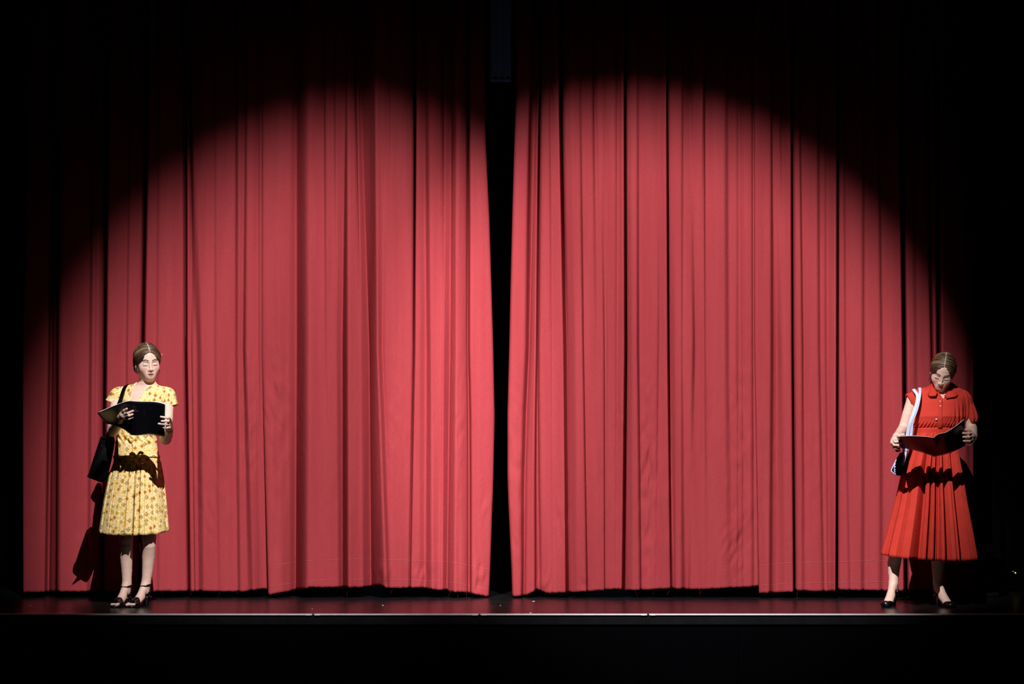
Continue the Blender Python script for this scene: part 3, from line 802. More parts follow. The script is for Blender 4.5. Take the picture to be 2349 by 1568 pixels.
# ------------------------------------------------------------------ implicit surfaces (bodies, hair, bodices)
class Field:
    def __init__(s, lo, hi, h, zfine=()):
        s.xs = np.arange(lo[0], hi[0], h); s.ys = np.arange(lo[1], hi[1], h)
        z = [lo[2]]
        while z[-1] < hi[2]:
            st = h * 1.9 if zfine else h
            for a, b in zfine:
                if a <= z[-1] <= b: st = h
            z.append(z[-1] + st)
        s.zs = np.array(z)
        s.F = np.full((len(s.xs), len(s.ys), len(s.zs)), 0.5, np.float32)

    def op(s, lo, hi, fn, k=0.0, mode='u', pad=0.02):
        m = pad + k
        sl = []
        for ax, a, b in ((s.xs, lo[0], hi[0]), (s.ys, lo[1], hi[1]), (s.zs, lo[2], hi[2])):
            i, j = np.searchsorted(ax, a - m), np.searchsorted(ax, b + m)
            if j <= i: return
            sl.append(slice(i, j))
        X = s.xs[sl[0]][:, None, None]; Y = s.ys[sl[1]][None, :, None]; Z = s.zs[sl[2]][None, None, :]
        d = fn(X, Y, Z).astype(np.float32)
        a = s.F[tuple(sl)]
        if mode == 'u':
            if k > 0:
                h = np.maximum(k - np.abs(a - d), 0) / k
                r = np.minimum(a, d) - h * h * k * 0.25
            else: r = np.minimum(a, d)
        elif mode == 's':
            if k > 0:
                h = np.maximum(k - np.abs(a + d), 0) / k
                r = np.maximum(a, -d) + h * h * k * 0.25
            else: r = np.maximum(a, -d)
        else:
            r = np.maximum(a, d)
        s.F[tuple(sl)] = r

    def cone(s, a, b, ra, rb, k=0.0, mode='u'):
        a = np.asarray(a, float); b = np.asarray(b, float)
        ab = b - a; L2 = float(ab @ ab) + 1e-12
        R = max(ra, rb)

        def fn(X, Y, Z):
            t = np.clip(((X - a[0]) * ab[0] + (Y - a[1]) * ab[1] + (Z - a[2]) * ab[2]) / L2, 0, 1)
            return np.sqrt((X - a[0] - t * ab[0]) ** 2 + (Y - a[1] - t * ab[1]) ** 2 + (Z - a[2] - t * ab[2]) ** 2) - (ra + (rb - ra) * t)
        s.op(np.minimum(a, b) - R, np.maximum(a, b) + R, fn, k, mode)

    def chain(s, pts, rad, k=0.004, k0=None):
        for i in range(len(pts) - 1):
            s.cone(pts[i], pts[i + 1], rad[i], rad[i + 1], (k0 if k0 is not None else k) if i == 0 else min(k, .004))

    def ell(s, c, r, k=0.0, mode='u', R=None):
        """ellipsoid; R optional 3x3 rotation (columns = axes)"""
        c = np.asarray(c, float); r = np.asarray(r, float)
        R = np.eye(3) if R is None else np.asarray(R, float)
        ext = np.sqrt((R ** 2) @ (r ** 2))

        def fn(X, Y, Z):
            dx, dy, dz = X - c[0], Y - c[1], Z - c[2]
            q = [dx * R[0, i] + dy * R[1, i] + dz * R[2, i] for i in range(3)]
            k0 = np.sqrt(sum((q[i] / r[i]) ** 2 for i in range(3)))
            k1 = np.sqrt(sum((q[i] / r[i] ** 2) ** 2 for i in range(3))) + 1e-9
            return k0 * (k0 - 1) / k1
        s.op(c - ext, c + ext, fn, k, mode)

    def loft(s, rows, k=0.0, inset=0.0, fold=None, mode='u'):
        """rows of (z, cx, half_width, half_depth, cy) from top to bottom"""
        rows = np.array(sorted(rows, key=lambda r: r[0]), float)
        zz = rows[:, 0]

        def fn(X, Y, Z):
            ev = [np.interp(Z, zz, rows[:, j]) for j in range(1, 5)]
            a = ev[1] - inset; b = ev[2] - inset
            q = np.sqrt(((X - ev[0]) / a) ** 2 + ((Y - ev[3]) / b) ** 2)
            d = (q - 1) * np.minimum(a, b)
            if fold is not None: d = d - fold(X - ev[0], Y - ev[3], Z)
            return np.maximum(d, np.maximum(zz[0] - Z, Z - zz[-1]))
        W = rows[:, 2].max()
        s.op((rows[:, 1].min() - W, rows[:, 4].min() - rows[:, 3].max(), zz[0]), (rows[:, 1].max() + W, rows[:, 4].max() + rows[:, 3].max(), zz[-1]), fn, k, mode)

    def mesh(s):
        F = s.F; S = F < 0
        cnt = np.zeros(tuple(n - 1 for n in F.shape), np.uint8)
        for i in (0, 1):
            for j in (0, 1):
                for k in (0, 1):
                    cnt += S[i:F.shape[0] - 1 + i, j:F.shape[1] - 1 + j, k:F.shape[2] - 1 + k]
        act = (cnt > 0) & (cnt < 8)
        I, J, K = np.nonzero(act)
        acc = np.zeros((len(I), 3)); n = np.zeros(len(I))
        corner = [(i, j, k) for i in (0, 1) for j in (0, 1) for k in (0, 1)]
        for a in corner:
            for ax in range(3):
                if a[ax] == 1: continue
                b = list(a); b[ax] = 1
                fa = F[I + a[0], J + a[1], K + a[2]]; fb = F[I + b[0], J + b[1], K + b[2]]
                m = (fa < 0) != (fb < 0)
                t = np.where(m, fa / (fa - fb + 1e-20), 0)
                pa = np.stack([s.xs[I + a[0]], s.ys[J + a[1]], s.zs[K + a[2]]], 1)
                pb = np.stack([s.xs[I + b[0]], s.ys[J + b[1]], s.zs[K + b[2]]], 1)
                acc[m] += (pa + (pb - pa) * t[:, None])[m]; n[m] += 1
        V = acc / np.maximum(n, 1)[:, None]
        shp = act.shape
        lut = np.full(shp, -1, np.int32); lut[I, J, K] = np.arange(len(I))
        Q = []
        sx = S[:-1, 1:-1, 1:-1] != S[1:, 1:-1, 1:-1]
        i, j, k = np.nonzero(sx); j = j + 1; k = k + 1
        q = np.stack([lut[i, j - 1, k - 1], lut[i, j, k - 1], lut[i, j, k], lut[i, j - 1, k]], 1)
        fl_ = S[i, j, k]; q[~fl_] = q[~fl_][:, ::-1]; Q.append(q)
        sy = S[1:-1, :-1, 1:-1] != S[1:-1, 1:, 1:-1]
        i, j, k = np.nonzero(sy); i = i + 1; k = k + 1
        q = np.stack([lut[i - 1, j, k - 1], lut[i - 1, j, k], lut[i, j, k], lut[i, j, k - 1]], 1)
        fl_ = S[i, j, k]; q[~fl_] = q[~fl_][:, ::-1]; Q.append(q)
        sz = S[1:-1, 1:-1, :-1] != S[1:-1, 1:-1, 1:]
        i, j, k = np.nonzero(sz); i = i + 1; j = j + 1
        q = np.stack([lut[i - 1, j - 1, k], lut[i, j - 1, k], lut[i, j, k], lut[i - 1, j, k]], 1)
        fl_ = S[i, j, k]; q[~fl_] = q[~fl_][:, ::-1]; Q.append(q)
        Q = np.concatenate(Q)
        Q = Q[(Q >= 0).all(1)]
        # one pass of smoothing towards neighbours
        e = np.concatenate([Q[:, [0, 1]], Q[:, [1, 2]], Q[:, [2, 3]], Q[:, [3, 0]]])
        sm = np.zeros_like(V); c = np.zeros(len(V))
        np.add.at(sm, e[:, 0], V[e[:, 1]]); np.add.at(sm, e[:, 1], V[e[:, 0]])
        np.add.at(c, e[:, 0], 1); np.add.at(c, e[:, 1], 1)
        V = 0.55 * V + 0.45 * sm / np.maximum(c, 1)[:, None]
        return V, Q


def poly_sdf(X, Z, poly):
    """signed distance to a polygon in the x-z plane"""
    P = np.asarray(poly, float)
    d = np.full(np.broadcast(X, Z).shape, 1e9); sgn = np.ones(d.shape)
    n = len(P)
    for i in range(n):
        a, b = P[i], P[(i + 1) % n]
        e = b - a
        wx, wz = X - a[0], Z - a[1]
        t = np.clip((wx * e[0] + wz * e[1]) / (e @ e + 1e-12), 0, 1)
        d = np.minimum(d, (wx - t * e[0]) ** 2 + (wz - t * e[1]) ** 2)
        c1_ = (a[1] <= Z) & (b[1] > Z) & (e[0] * wz - e[1] * wx > 0)
        c2_ = (a[1] > Z) & (b[1] <= Z) & (e[0] * wz - e[1] * wx < 0)
        sgn = np.where(c1_ | c2_, -sgn, sgn)
    return sgn * np.sqrt(d)


def rot_head(pitch, yaw, roll):
    """pitch: face down; yaw: face towards picture right; roll: crown leans towards picture right (degrees)"""
    p, y, r = map(math.radians, (pitch, yaw, roll))
    Rx = np.array([[1, 0, 0], [0, math.cos(p), -math.sin(p)], [0, math.sin(p), math.cos(p)]])   # face is -y, +p tips it down
    Rz = np.array([[math.cos(y), -math.sin(y), 0], [math.sin(y), math.cos(y), 0], [0, 0, 1]])
    Ry = np.array([[math.cos(r), 0, math.sin(r)], [0, 1, 0], [-math.sin(r), 0, math.cos(r)]])
    return Ry @ Rz @ Rx


class Head:
    """face looks along -y in its own frame; origin midway between the eyes, inside the skull"""
    def __init__(s, eye_mid, R, sc, mouth_open=0.0):
        s.R = R; s.sc = sc; s.open = mouth_open
        s.o = np.asarray(eye_mid, float) - R @ np.array([0, -0.080, 0.0]) * sc

    def p(s, x, y, z): return s.o + s.R @ (np.array([x, y, z]) * s.sc)

    def local(s, V): return ((V - s.o) @ s.R) / s.sc

    def ell(s, f, c, r, k=0.0, mode='u', R=None):
        f.ell(s.p(*c), np.array(r) * s.sc, k * s.sc, mode, s.R if R is None else s.R @ R)

    def cone(s, f, a, b, ra, rb, k=0.0, mode='u'):
        f.cone(s.p(*a), s.p(*b), ra * s.sc, rb * s.sc, k * s.sc, mode)

    def skull(s, f):
        E, C = s.ell, s.cone
        E(f, (0, .022, .032), (.071, .092, .083))                   # cranium
        E(f, (0, -.022, .028), (.060, .062, .062), .03)              # forehead
        E(f, (0, -.026, -.034), (.055, .060, .062), .04)             # mid face
        for sx in (-1, 1):
            C(f, (sx * .048, .005, -.046), (sx * .014, -.064, -.085), .016, .013, .035)   # jaw
            E(f, (sx * .034, -.058, -.030), (.024, .024, .024), .035)                     # cheek
        E(f, (0, -.074, -.089), (.016, .014, .012), .025)             # chin
        C(f, (-.026, -.077, .020), (.026, -.077, .020), .007, .007, .016)                 # brow ridge
        for sx in (-1, 1):
            E(f, (sx * .031, -.097, .004), (.018, .013, .009), .016, 's')                 # socket
            E(f, (sx * .031, -.0735, -.002), (.0155, .0125, .0110), .006)                 # lid over the eyeball
            E(f, (sx * .031, -.0895, -.0095), (.0135, .0040, .0010), .003, 's')           # slit under the lid
        C(f, (0, -.084, .012), (0, -.104, -.030), .0056, .0070, .012)                     # nose bridge
        E(f, (0, -.105, -.033), (.0090, .0085, .0078), .007)                              # tip
        for sx in (-1, 1):
            E(f, (sx * .0105, -.096, -.037), (.0060, .0075, .0056), .007)                 # wings
            E(f, (sx * .0052, -.1025, -.0420), (.0030, .0040, .0024), .003, 's')          # nostrils
        E(f, (0, -.078, -.066), (.026, .016, .020), .03)              # muzzle
        o = s.open
        for sx in (-1, 1):                                                                # lips, corners drawn up a little
            C(f, (0, -.0925, -.0605 + o * .3), (sx * .0195, -.0830, -.0585), .0042, .0016, .005)
            C(f, (0, -.0912, -.0708 - o), (sx * .0170, -.0820, -.0630), .0052, .0018, .005)
        for sx in (-1, 1):
            C(f, (0, -.0985, -.0655 - o * .4), (sx * .0190, -.0885, -.0608), .0010 + o, .0007, .002, 's')
        for sx in (-1, 1):
            E(f, (sx * .0735, .012, -.012), (.0085, .019, .029), .006)                    # ears
            E(f, (sx * .0800, .008, -.010), (.0050, .009, .015), .004, 's')

    def tint(s, V, skin, lip, dark):
        q = s.local(V)
        C = np.tile(np.asarray(skin), (len(V), 1)).astype(float)

        def mix(m, col):
            C[:] = C * (1 - m[:, None]) + np.asarray(col)[None, :] * m[:, None]
        front = (q[:, 1] < -.05)
        ax = np.abs(q[:, 0])
        # cheeks
        mix(0.35 * front * np.exp(-((ax - .036) / .018) ** 2 - ((q[:, 2] + .030) / .018) ** 2), np.asarray(skin) * np.array([1.0, .70, .70]))
        # brows
        zb = .0215 + .006 * np.sin(np.clip((ax - .012) / .036, 0, 1) * math.pi) - .0035 * np.clip((ax - .03) / .02, 0, 1)
        mix(0.92 * front * sstep(.0054, .0026, np.abs(q[:, 2] - zb)) * sstep(.009, .014, ax) * sstep(.051, .043, ax), dark)
        # lash line and lid crease
        zl = -.0085 - .0018 * np.cos(np.clip((ax - .031) / .016, -1, 1) * math.pi / 2)
        mix(0.92 * front * sstep(.0042, .0018, np.abs(q[:, 2] - zl)) * sstep(.0175, .0145, np.abs(ax - .031)), (0.006, 0.004, 0.003))
        mix(0.55 * front * sstep(.0030, .0010, np.abs(q[:, 2] - (.0098 - 12 * (ax - .031) ** 2))) * sstep(.017, .013, np.abs(ax - .031)), dark)
        # lips
        o = s.open
        w = sstep(.0225, .0195, ax)
        r_ = np.clip(ax / .0215, 0, 1)
        zc = -.0655 - .4 * o + (.0047 + .4 * o) * r_ ** 1.5
        up = (.0082 + .4 * o) * (1 - r_ ** 2) - .0012 * np.exp(-(ax / .004) ** 2)
        dn = (.0110 + 1.2 * o) * (1 - r_ ** 2)
        mix(0.85 * (q[:, 1] < -.072) * w * sstep(0, .0016, zc + up - q[:, 2]) * sstep(0, .0016, q[:, 2] - (zc - dn)), lip)
        mix(0.95 * (q[:, 1] < -.070) * sstep(.020, .017, ax) * sstep(.0019 + o, .0008 + o * .8, np.abs(q[:, 2] - zc) + .0006 * r_), (0.03, 0.006, 0.006))
        return C

    def hair_field(s, h, bun, brow=0.0):
        ext = .17 * s.sc
        f = Field(s.o - ext, s.o + ext + np.array([0, .02, 0]), h)
        E = s.ell

        E(f, (0, .026, .036), (.0805, .0985, .0885))
        E(f, (0, -.020, .034), (.0690, .0735, .0690), .02)
        for sx in (-1, 1):
            E(f, (sx * .056, .010, .022), (.026, .058, .052), .02)
            E(f, (sx * .064, .038, -.030), (.016, .040, .040), .02)
        E(f, (0, .075, -.045), (.060, .045, .055), .03)
        # nape and face openings
        E(f, (0, -.130, -.045), (.0632, .115, .126 + brow), .005, 's')
        E(f, (0, -.078, -.080), (.0740, .070, .062), .010, 's')
        E(f, (0, .020, -.150), (.075, .085, .060), .012, 's')
        E(f, *bun, .012)
        # centre parting
        E(f, (0, -.010, .128), (.0022, .072, .010), .005, 's')
        # combed relief
        R, o_, sc = s.R, s.o, s.sc
        X = f.xs[:, None, None] - o_[0]; Y = f.ys[None, :, None] - o_[1]; Z = f.zs[None, None, :] - o_[2]
        qx = (X * R[0, 0] + Y * R[1, 0] + Z * R[2, 0]) / sc; qy = (X * R[0, 1] + Y * R[1, 1] + Z * R[2, 1]) / sc; qz = (X * R[0, 2] + Y * R[1, 2] + Z * R[2, 2]) / sc
        u = .77 * qy + .64 * qz
        f.F += (0.0011 * np.sin(u * 420 + 3 * np.sin(qx * 70)) + 0.0009 * np.sin(u * 760 + 5 * np.sin(qx * 40) + 1.3) + .0014 * np.sin(u * 170 + qx * 20)).astype(np.float32)
        return f

    def hair_obj(s, name, parent, base, light, h, bun, brow=0.0):
        V, Q = s.hair_field(h, bun, brow).mesh()
        q = s.local(V)
        me = mesh_np(name, V, Q)
        C = np.tile(np.asarray(base), (len(V), 1)).astype(float)
        u = .77 * q[:, 1] + .64 * q[:, 2]
        st = np.clip(vnoise(u * 240, q[:, 0] * 14, 3.3) * 1.7 + .35, 0, 1)
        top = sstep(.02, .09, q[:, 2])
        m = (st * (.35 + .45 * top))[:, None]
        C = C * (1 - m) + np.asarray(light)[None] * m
        part = (np.exp(-(q[:, 0] / .0028) ** 2) * (q[:, 2] > .06) * (q[:, 1] < .07))[:, None] * .75
        C = C * (1 - part) + np.array([[.55, .38, .30]]) * part
        add_tint(me, C)
        fl = me.attributes.new('flow', 'FLOAT_VECTOR', 'POINT')
        fl.data.foreach_set('vector', np.stack([u * 330, q[:, 0] * 22, q[:, 1] * 8], 1).astype(np.float32).ravel())
        return link(name, me, M_HAIR, parent)

    def strands(s, name, parent, paths, base, r=.0007):
        for pth in paths:
            pts = catmull([s.p(*v) for v in pth], 6)
            V = tube(pts, r, 5, np.linspace(1, .35, len(pts)))
            o = swept_obj(name, V, M_HAIR, parent)
            add_tint(o.data, np.tile(np.asarray(base), (len(o.data.vertices), 1)))


def add_tint(me, C):
    a = me.color_attributes.new('tint', 'FLOAT_COLOR', 'POINT')
    c4 = np.ones((len(me.vertices), 4), np.float32); c4[:, :3] = C
    a.data.foreach_set('color', c4.ravel())


# ------------------------------------------------------------------ feet and shoes
class Foot:
    """ankle: point; yaw: toe direction (0 = audience, + = picture right); stands on its toes at z = 0"""
    def __init__(s, ankle, yaw, L=0.205, width=1.0, drop=.070):
        a = math.radians(yaw)
        s.d = np.array([math.sin(a), -math.cos(a), 0.0]); s.s = np.array([math.cos(a), math.sin(a), 0.0])
        s.L = L; s.hh = max(ankle[2] - drop - .010, 0.02); s.w = width
        s.o = np.array([ankle[0], ankle[1], 0.0]) - s.d * (0.13 * L)
        s.ankle = np.asarray(ankle, float)

    def zs(s, t): return 0.010 + s.hh * (1 - sstep(0.02, 0.74, t))

    def p(s, t, side, dz): return s.o + s.d * (t * s.L) + s.s * side + np.array([0, 0, float(s.zs(t)) + dz])

    def hw(s, t):      # half width of the sole
        return s.w * np.interp(t, [-.04, .02, .12, .3, .45, .62, .75, .88, .97, 1.03], [.004, .019, .0255, .024, .025, .033, .0365, .033, .021, .004])

    def body(s, f):
        f.chain([s.ankle + np.array([0, 0, .03]), s.ankle, s.p(.15, 0, .034), s.p(.07, 0, .024)], [.0255, .0265, .0270, .022], .012)
        f.chain([s.ankle + s.d * .010, s.p(.40, 0, .038), s.p(.62, .0, .022), s.p(.76, -.002, .013)], [.0265, .0245, .0205, .012], .016)
        f.chain([s.p(.40, .008, .022), s.p(.70, .018, .012)], [.018, .012], .02)
        f.chain([s.p(.40, -.008, .022), s.p(.70, -.018, .012)], [.018, .012], .02)
        for i, sd in enumerate(np.linspace(-.024, .024, 5)):
            big = i == (0 if s.big < 0 else 4)
            ln = .985 if big else .985 - .018 * abs(i - (0 if s.big < 0 else 4))
            rr = .0098 if big else .0068
            f.chain([s.p(.72, sd * .8, .013), s.p(.86, sd, .013), s.p(ln, sd * .95, .008)], [.010, rr, rr], .005)

    big = 1      # side of the big toe

    def sole(s, name, parent, root):
        ts = np.linspace(-.03, 1.02, 34)
        rings = []
        for t in ts:
            c = s.p(t, 0, 0); w = float(s.hw(t))
            z0, z1 = c[2] - .006 - .002, c[2]
            k = []
            for sd, z in ((-w, z1), (w, z1), (w * 1.02, (z0 + z1) / 2), (w * .96, z0), (-w * .96, z0), (-w * 1.02, (z0 + z1) / 2)):
                q = s.o + s.d * (t * s.L) + s.s * sd; k.append((q[0], q[1], z))
            rings.append(k)
        return swept_obj(name, np.array(rings) - root, M_SHOE, parent)

    def heel(s, name, parent, root, slim):
        rings = []
        for v in np.linspace(0, 1, 10):
            z = (float(s.zs(.05)) - .006) * (1 - v)
            r = (.022 * (1 - v) ** 1.5 + (.007 if slim else .014))
            c = s.o + s.d * (s.L * (.075 + .02 * v))
            rings.append([(c[0] + r * math.cos(a), c[1] + r * math.sin(a), z) for a in np.linspace(0, 2 * math.pi, 14, endpoint=False)])
        return swept_obj(name, np.array(rings) - root, M_SHOE, parent)

    def band(s, name, parent, root, t0, t1, h, mat=None, lift=.004, cover=None):
        """leather band across the foot between t0 and t1"""
        rows = []
        for t in np.linspace(t0, t1, 12):
            w = float(s.hw(t)) + lift
            hh = float(np.interp(t, [t0, t1], h))
            row = []
            for a in np.linspace(0, math.pi, 22):
                e = .75
                row.append(s.o + s.d * (t * s.L) + s.s * (-w * math.copysign(abs(math.cos(a)) ** e, math.cos(a))) + np.array([0, 0, float(s.zs(t)) - .004 + hh * math.sin(a) ** e]))
            rows.append(row)
        o = link(name, grid_mesh(name, np.array(rows) - root), mat or M_SHOE, parent)
        md = o.modifiers.new('leather', 'SOLIDIFY'); md.thickness = .0022; md.offset = 1
        return o

    def wall(s, name, parent, root, t_end, hfn):
        """upright leather wall round the foot from one side of t_end, behind or before, to the other; hfn(t) gives its height"""
        pass

    def ankle_strap(s, name, parent, root, z_up=.004, tilt=.2, r=.0365):
        c = s.ankle + np.array([0, 0, z_up])
        path = []
        for a in np.linspace(0, 2 * math.pi, 40, endpoint=False):
            v = s.d * (math.cos(a) * (r + .005) + .004) + s.s * math.sin(a) * r
            path.append(c + v + np.array([0, 0, -.010 * math.cos(a)]))
        sec = np.array([[-.0015, -.005], [.0015, -.005], [.0015, .005], [-.0015, .005]])
        path = np.array(path)
        hint = path - c
        return swept_obj(name, sweep(path - root, sec, hint, None, True), M_SHOE, parent, closed=True)


# ------------------------------------------------------------------ skirts and books
def skirt_mesh(name, rows, front, amp, hem_wave, cols=520, back_amp=.012, nrow=70):
    """rows: (z, cx, half_width, half_depth, cy) top to bottom; front: (u in -1..1, fold depth in m) list at the hem"""
    rows = np.array(rows, float)
    t = np.linspace(0, 1, len(rows)); tt = np.linspace(0, 1, nrow)
    R = np.stack([np.interp(tt, t, rows[:, j]) for j in range(5)], 1)
    for j in (2, 3):                                     # soften the outline
        R[:, j] = np.convolve(np.pad(R[:, j], 3, mode='edge'), np.ones(7) / 7, 'valid')
    th = np.linspace(-math.pi, math.pi, cols, endpoint=False)
    u = np.sin(th); fr = np.cos(th)
    fu = np.array(front, float)
    fold_f = np.interp(u, fu[:, 0], fu[:, 1])
    fold_b = back_amp * np.sin(th * 15)
    w = sstep(-.10, .10, fr)
    fold = fold_f * w + fold_b * (1 - w)
    fold = np.convolve(np.concatenate([fold[-1:], fold, fold[:1]]), [.25, .5, .25], 'valid')
    P = np.zeros((nrow, cols, 3)); UV = np.zeros((nrow, cols, 2))
    arc = th * rows[-1, 2] * 1.05
    for i in range(nrow):
        z, cx, a, b, cy = R[i]
        k = amp(tt[i]) * fold
        P[i, :, 0] = cx + (a + k) * np.sin(th)
        P[i, :, 1] = cy - (b + k) * np.cos(th) - k * .25 * np.cos(th)
        P[i, :, 2] = z + hem_wave(u, fr, fold) * tt[i] ** 6
        UV[i, :, 0] = arc; UV[i, :, 1] = rows[0, 0] - z
    return grid_mesh(name, P, True, UV)


def book_half(St, Sb, Ot, Ob, bulge, nu=18, nv=14, thick=0.0, lift=0.0, shrink=0.0):
    """points of a curved half book; u from spine to fore edge, v from bottom to top. returns P (nv,nu,3), page normal"""
    St, Sb, Ot, Ob = [np.asarray(v, float) for v in (St, Sb, Ot, Ob)]
    us = np.linspace(0, 1 - shrink, nu); vs = np.linspace(shrink, 1 - shrink, nv)
    P = np.zeros((nv, nu, 3))
    n0 = np.cross(Ob - Sb, St - Sb); n0 /= np.linalg.norm(n0)
    if n0[2] < 0: n0 = -n0                                # towards the reader, upwards
    for i, v in enumerate(vs):
        a = Sb + (St - Sb) * v; b = Ob + (Ot - Ob) * v
        for j, u in enumerate(us):
            P[i, j] = a + (b - a) * u + n0 * (bulge(u, v) + lift)
    return P, n0


def shell(P0, P1):
    """closed slab between two point grids of equal shape"""
    r, c, _ = P0.shape
    V = np.concatenate([P0.reshape(-1, 3), P1.reshape(-1, 3)])
    idx = np.arange(r * c).reshape(r, c); o = r * c
    Q = [np.stack([idx[:-1, :-1], idx[:-1, 1:], idx[1:, 1:], idx[1:, :-1]], -1).reshape(-1, 4),
         np.stack([idx[:-1, :-1], idx[1:, :-1], idx[1:, 1:], idx[:-1, 1:]], -1).reshape(-1, 4) + o]
    bd = np.concatenate([idx[0, :], idx[1:, -1], idx[-1, -2::-1], idx[-2:0:-1, 0]])
    nx = np.roll(bd, -1)
    Q.append(np.stack([bd, bd + o, nx + o, nx], -1))
    return V, np.concatenate(Q)


def make_book(name, root, halves, cover_mat, pages_mm, label, cat, cover_parts):
    """halves: list of (St,Sb,Ot,Ob,bulge)"""
    r = empty(name, tuple(root)); tag(r, label, cat)
    root = np.asarray(root, float)
    for i, (St, Sb, Ot, Ob, bg) in enumerate(halves):
        P0, n0 = book_half(St, Sb, Ot, Ob, bg)
        V, Q = shell(P0 - root, P0 + n0 * .0012 - root)
        me = mesh_np('cover', V, Q)
        uv = np.zeros((len(V), 3), np.float32)
        g = np.stack(np.meshgrid(np.linspace(0, .21, P0.shape[1]), np.linspace(0, .297, P0.shape[0])), -1).reshape(-1, 2)
        uv[:len(g), :2] = g; uv[len(g):, :2] = g + (5 if True else 0)
        if i == 0: uv[:, :2] += 9
        me.attributes.new('fabric', 'FLOAT_VECTOR', 'POINT').data.foreach_set('vector', uv.ravel())
        o = link('cover', me, cover_mat, r, smooth=True)
        bm = bmesh.new(); bm.from_mesh(me); bmesh.ops.recalc_face_normals(bm, faces=bm.faces); bm.to_mesh(me); bm.free()
        # page block: several loose leaves fanning at the fore edge
        lay = 4
        fan = .0007 * pages_mm * (1.0 if i == 0 else .35)
        for q in range(lay):
            la = .0014 + pages_mm / 1000 * q / lay; lb = .0014 + pages_mm / 1000 * (q + .8) / lay
            A, _ = book_half(St, Sb, Ot, Ob, lambda u, v: bg(u, v) + fan * q * u * u, shrink=.004 + .004 * (q % 2), lift=la)
            B, _ = book_half(St, Sb, Ot, Ob, lambda u, v: bg(u, v) + fan * q * u * u, shrink=.004 + .004 * (q % 2), lift=lb)
            V, Q = shell(A - root, B - root)
            me = mesh_np('pages', V, Q)
            bm = bmesh.new(); bm.from_mesh(me); bmesh.ops.recalc_face_normals(bm, faces=bm.faces); bm.to_mesh(me); bm.free()
            link('pages', me, M_PAGE, r, smooth=False)
    # spine
    St, Sb = np.asarray(halves[0][0], float), np.asarray(halves[0][1], float)
    swept_obj('spine', tube(catmull([Sb - root, (St + Sb) / 2 - root, St - root], 6), .0026, 8), cover_mat, r)
    return r


def lathe_disc(name, c, n, r, t, mat, parent):
    c = np.asarray(c, float); n = np.asarray(n, float); n /= np.linalg.norm(n)
    pr = [(0.0, .9), (.25, .9), (.7, .8), (1.0, .45), (1.0, -.2), (.8, -.6)]
    a = np.cross(n, (0.31, 0.2, .9)); a /= np.linalg.norm(a); b = np.cross(n, a)
    V = np.array([[c + n * (h * t) + r * max(q, .02) * (math.cos(g) * a + math.sin(g) * b) for g in np.linspace(0, 2 * math.pi, 14, endpoint=False)] for q, h in pr])
    return swept_obj(name, V, mat, parent)


class Lady:
    def __init__(s, px_base, label):
        s.Y0 = Y_LADY
        s.x0 = float(at(px_base, 1390, Y_LADY)[0])
        s.o = np.array([s.x0, s.Y0, 0.0])
        s.root = empty('person', tuple(s.o)); tag(s.root, label, 'person')

    def P(s, px, py, y=0.0):
        x, Y, z = at(px, py, s.Y0 + y)
        return np.array([float(x) - s.x0, y, float(z)])

    def row(s, py, xl, xr, b, cy=0.0):
        a = s.P(xl, py, cy); c = s.P(xr, py, cy)
        return (a[2], (a[0] + c[0]) / 2, (c[0] - a[0]) / 2, b, cy)
def upper(foot, name, parent, keep, infl=.0042, h=.0026):
    """leather upper: the foot swollen by a few millimetres, kept only where keep(t, side, dz) < 0"""
    lo = np.minimum(foot.p(-.1, 0, -.03), foot.p(1.1, 0, -.03)) - .06
    hi = np.maximum(foot.p(-.1, 0, .12), foot.p(1.1, 0, .12)) + .06
    lo[2] = 0.0005
    f = Field(lo, hi, h)
    foot.body(f)
    for t0, t1, r0, r1 in ((.45, .72, .016, .015), (.72, .98, .015, .010)):       # toe box
        for sd in (-1, 0, 1):
            f.cone(foot.p(t0, sd * .012, .016), foot.p(t1, sd * (.014 if t1 < .9 else .006), .012), r0 - .003 * abs(sd), r1 - .002 * abs(sd), .02)
    f.F -= infl
    X = f.xs[:, None, None] - foot.o[0]; Y = f.ys[None, :, None] - foot.o[1]; Z = f.zs[None, None, :]
    t = (X * foot.d[0] + Y * foot.d[1]) / foot.L; sd = X * foot.s[0] + Y * foot.s[1]
    dz = Z - foot.zs(t + 0 * Z)
    g = keep(t + 0 * Z, sd + 0 * Z, dz)
    f.F = np.maximum(f.F, g).astype(np.float32)
    f.F = np.maximum(f.F, -(dz + .004)).astype(np.float32)
    V, Q = f.mesh()
    return link(name, mesh_np(name, V, Q), M_SHOE, parent)


def finger(f, pts, r, k0=.008):
    f.chain(pts, list(np.linspace(r, r * .82, len(pts))), .003, k0)


SKIN = np.array(lin((226, 190, 172)))
LIP = np.array(lin((176, 96, 92)))
BROW = np.array(lin((70, 46, 34)))

# ================================================================== actress in the yellow dress
A = Lady(314, 'young woman in a yellow floral dress reading an open black book')
P = A.P
fA1 = Foot(P(291, 1343, .045), -14, .205); fA1.big = 1
fA2 = Foot(P(335, 1341, .045), -22, .205); fA2.big = -1
hd = Head(P(344.5, 834.5, -.080), rot_head(14, 25, -5), 1.04, .0024)
f = Field((-.27, -.55, 0.0), (.30, .17, 1.80), .0030, [(0, .16), (1.02, 1.30), (1.42, 1.80)])
torso = [A.row(884, 318, 352, .055, .03), A.row(893, 296, 372, .070, .025), A.row(905, 280, 382, .085, .02), A.row(930, 276, 378, .105, .005), A.row(952, 277, 374, .115, 0), A.row(980, 273, 363, .100, 0),
         A.row(1006, 270, 358, .092, 0), A.row(1050, 266, 363, .105, .01), A.row(1100, 262, 366, .120, .015), A.row(1140, 262, 366, .115, .015)]
f.loft(torso, 0, .007)
